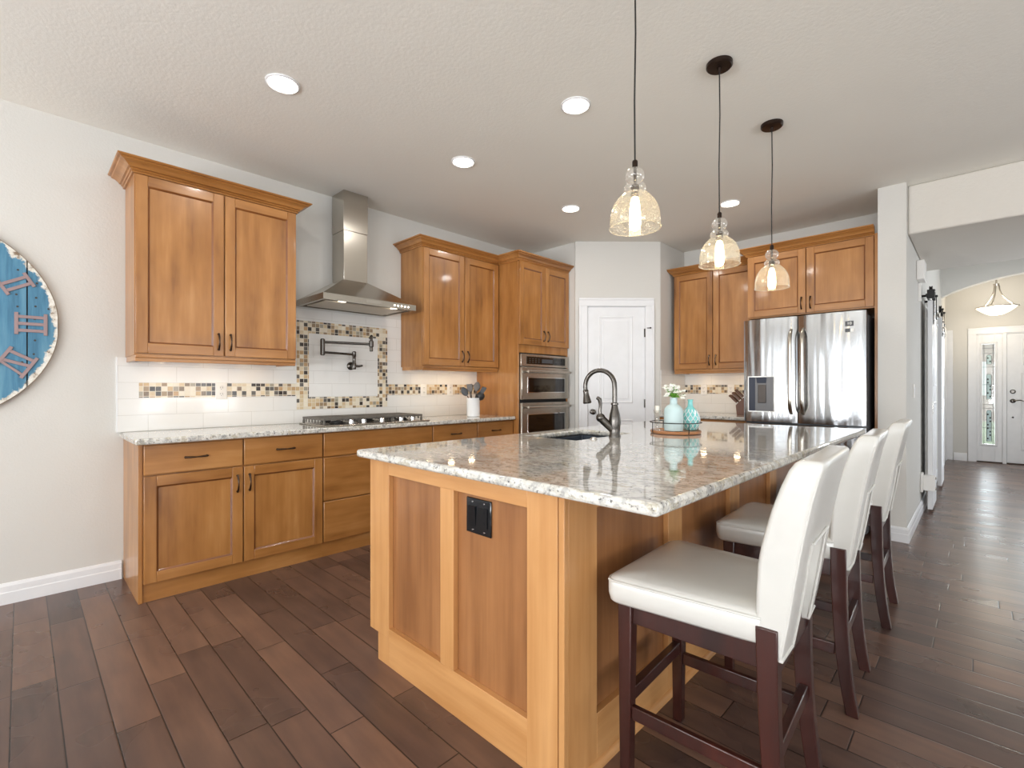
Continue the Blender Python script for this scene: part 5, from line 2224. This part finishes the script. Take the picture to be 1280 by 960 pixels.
# clear glass candlestick
root = thing('glass_candlestick', 'clear glass candlestick at the pantry side of the tray', 'candlestick', (-1.410, 2.720, vz))
b = MB()
b.lathe([(0.030, 0.0), (0.031, 0.006), (0.012, 0.016), (0.008, 0.040), (0.014, 0.055), (0.008, 0.068), (0.009, 0.090), (0.020, 0.104), (0.022, 0.125), (0.018, 0.126), (0.014, 0.108)], (0, 0, 0), 28)
b.build('stem', 'clear_glass', root)
b = MB()
b.lathe([(0.0135, 0.110), (0.0135, 0.150), (0.011, 0.153), (0.002, 0.154)], (0, 0, 0), 20)
b.build('candle', 'candle', root)
# flowers
fl = thing('flower_bouquet', 'bunch of small white flowers with green leaves in the bottle vase', 'flowers', (vx, vy, vz + 0.12))
b = MB()
tips = []
for k in range(34):
    a = random.uniform(0, 2 * PI)
    r_ = random.uniform(0.008, 0.066)
    z = 0.132 + random.uniform(-0.028, 0.045) - r_ * 0.35
    tp = (r_ * math.cos(a), r_ * math.sin(a), z)
    tips.append(tp)
    b.tube([(0.004 * math.cos(a), 0.004 * math.sin(a), 0.0), (0.007 * math.cos(a), 0.007 * math.sin(a), 0.085), tp], 0.0014, 5)
b.build('stem', 'leaf', fl)
b = MB()
for tp in tips:
    for j in range(6):
        a = 2 * PI * j / 6 + random.random()
        b.ball((tp[0] + 0.0085 * math.cos(a), tp[1] + 0.0085 * math.sin(a), tp[2] + random.uniform(-0.003, 0.003)), 0.0078, 7, 4, 0.6)
    b.ball((tp[0], tp[1], tp[2] + 0.003), 0.004, 6, 4, 1, 1)
b.build('blossom', ['petal', 'leaf'], fl)
b = MB()
for k in range(22):
    a = random.uniform(0, 2 * PI)
    r0, r1 = 0.010, random.uniform(0.026, 0.042)
    z0_, z1_ = 0.083 + random.uniform(0, 0.015), 0.085 + random.uniform(0, 0.03)
    c_, s_ = math.cos(a), math.sin(a)
    w_ = 0.008
    m_ = ((r0 + r1) / 2, (z0_ + z1_) / 2 + 0.006)
    V_ = [b.bm.verts.new(p) for p in ((r0 * c_, r0 * s_, z0_), (m_[0] * c_ - w_ * s_, m_[0] * s_ + w_ * c_, m_[1]), (r1 * c_, r1 * s_, z1_), (m_[0] * c_ + w_ * s_, m_[0] * s_ - w_ * c_, m_[1]))]
    b.face(V_)
lf = b.build('leaf', 'leaf', fl, smooth=0)
sd = lf.modifiers.new('thickness', 'SOLIDIFY')
sd.thickness = 0.0008

# knife block with knives beside the fridge
kb = thing('knife_block', 'brown wooden knife block on the worktop beside the refrigerator', 'knife block', (-1.745, 5.20, 0.9105))
b = MB()
b.prism([(-0.045, 0.0), (0.075, 0.0), (0.105, 0.10), (0.035, 0.190), (-0.055, 0.100)], 'y', -0.048, 0.048)
b.build('block', 'block_wood', kb, bevel=0.003)
kn = None
for i in range(8):
    r_, c_ = divmod(i, 3)
    if kn is None:
        kn = thing('kitchen_knife', 'dark handled kitchen knife stuck in the wooden knife block', 'knife', (0, 0, 0), 0, 'knives in the knife block')
        b = MB()
        b.loops([[(x * s, y * s2, z) for x, y in ((-0.011, -0.007), (0.011, -0.007), (0.011, 0.007), (-0.011, 0.007))]
                 for s, s2, z in ((0.8, 0.7, 0.0), (0.8, 1, 0.01), (1, 1.0, 0.05), (0.9, 1.0, 0.085), (1.1, 0.8, 0.105), (0.7, 0.5, 0.11))], True, True, True)
        b.build('handle', 'block_wood', kn, bevel=0.002)
        b = MB()
        b.box(-0.0095, 0.0095, -0.0075, 0.0075, -0.010, 0.0)
        b.build('bolster', 'nickel', kn)
        o = kn
    else:
        o = copy_tree(kn)
    t = 0.18 + 0.31 * r_
    # the slanted face of the block runs from (-0.055, 0.100) to (0.035, 0.190)
    fx_, fz_ = -0.055 + 0.090 * t, 0.100 + 0.090 * t
    o.location = (-1.745 + fx_ - 0.0075, 5.20 - 0.030 + 0.030 * c_ + 0.004 * r_, 0.9105 + fz_ + 0.0075)
    o.rotation_euler = (0, R(-45), 0)
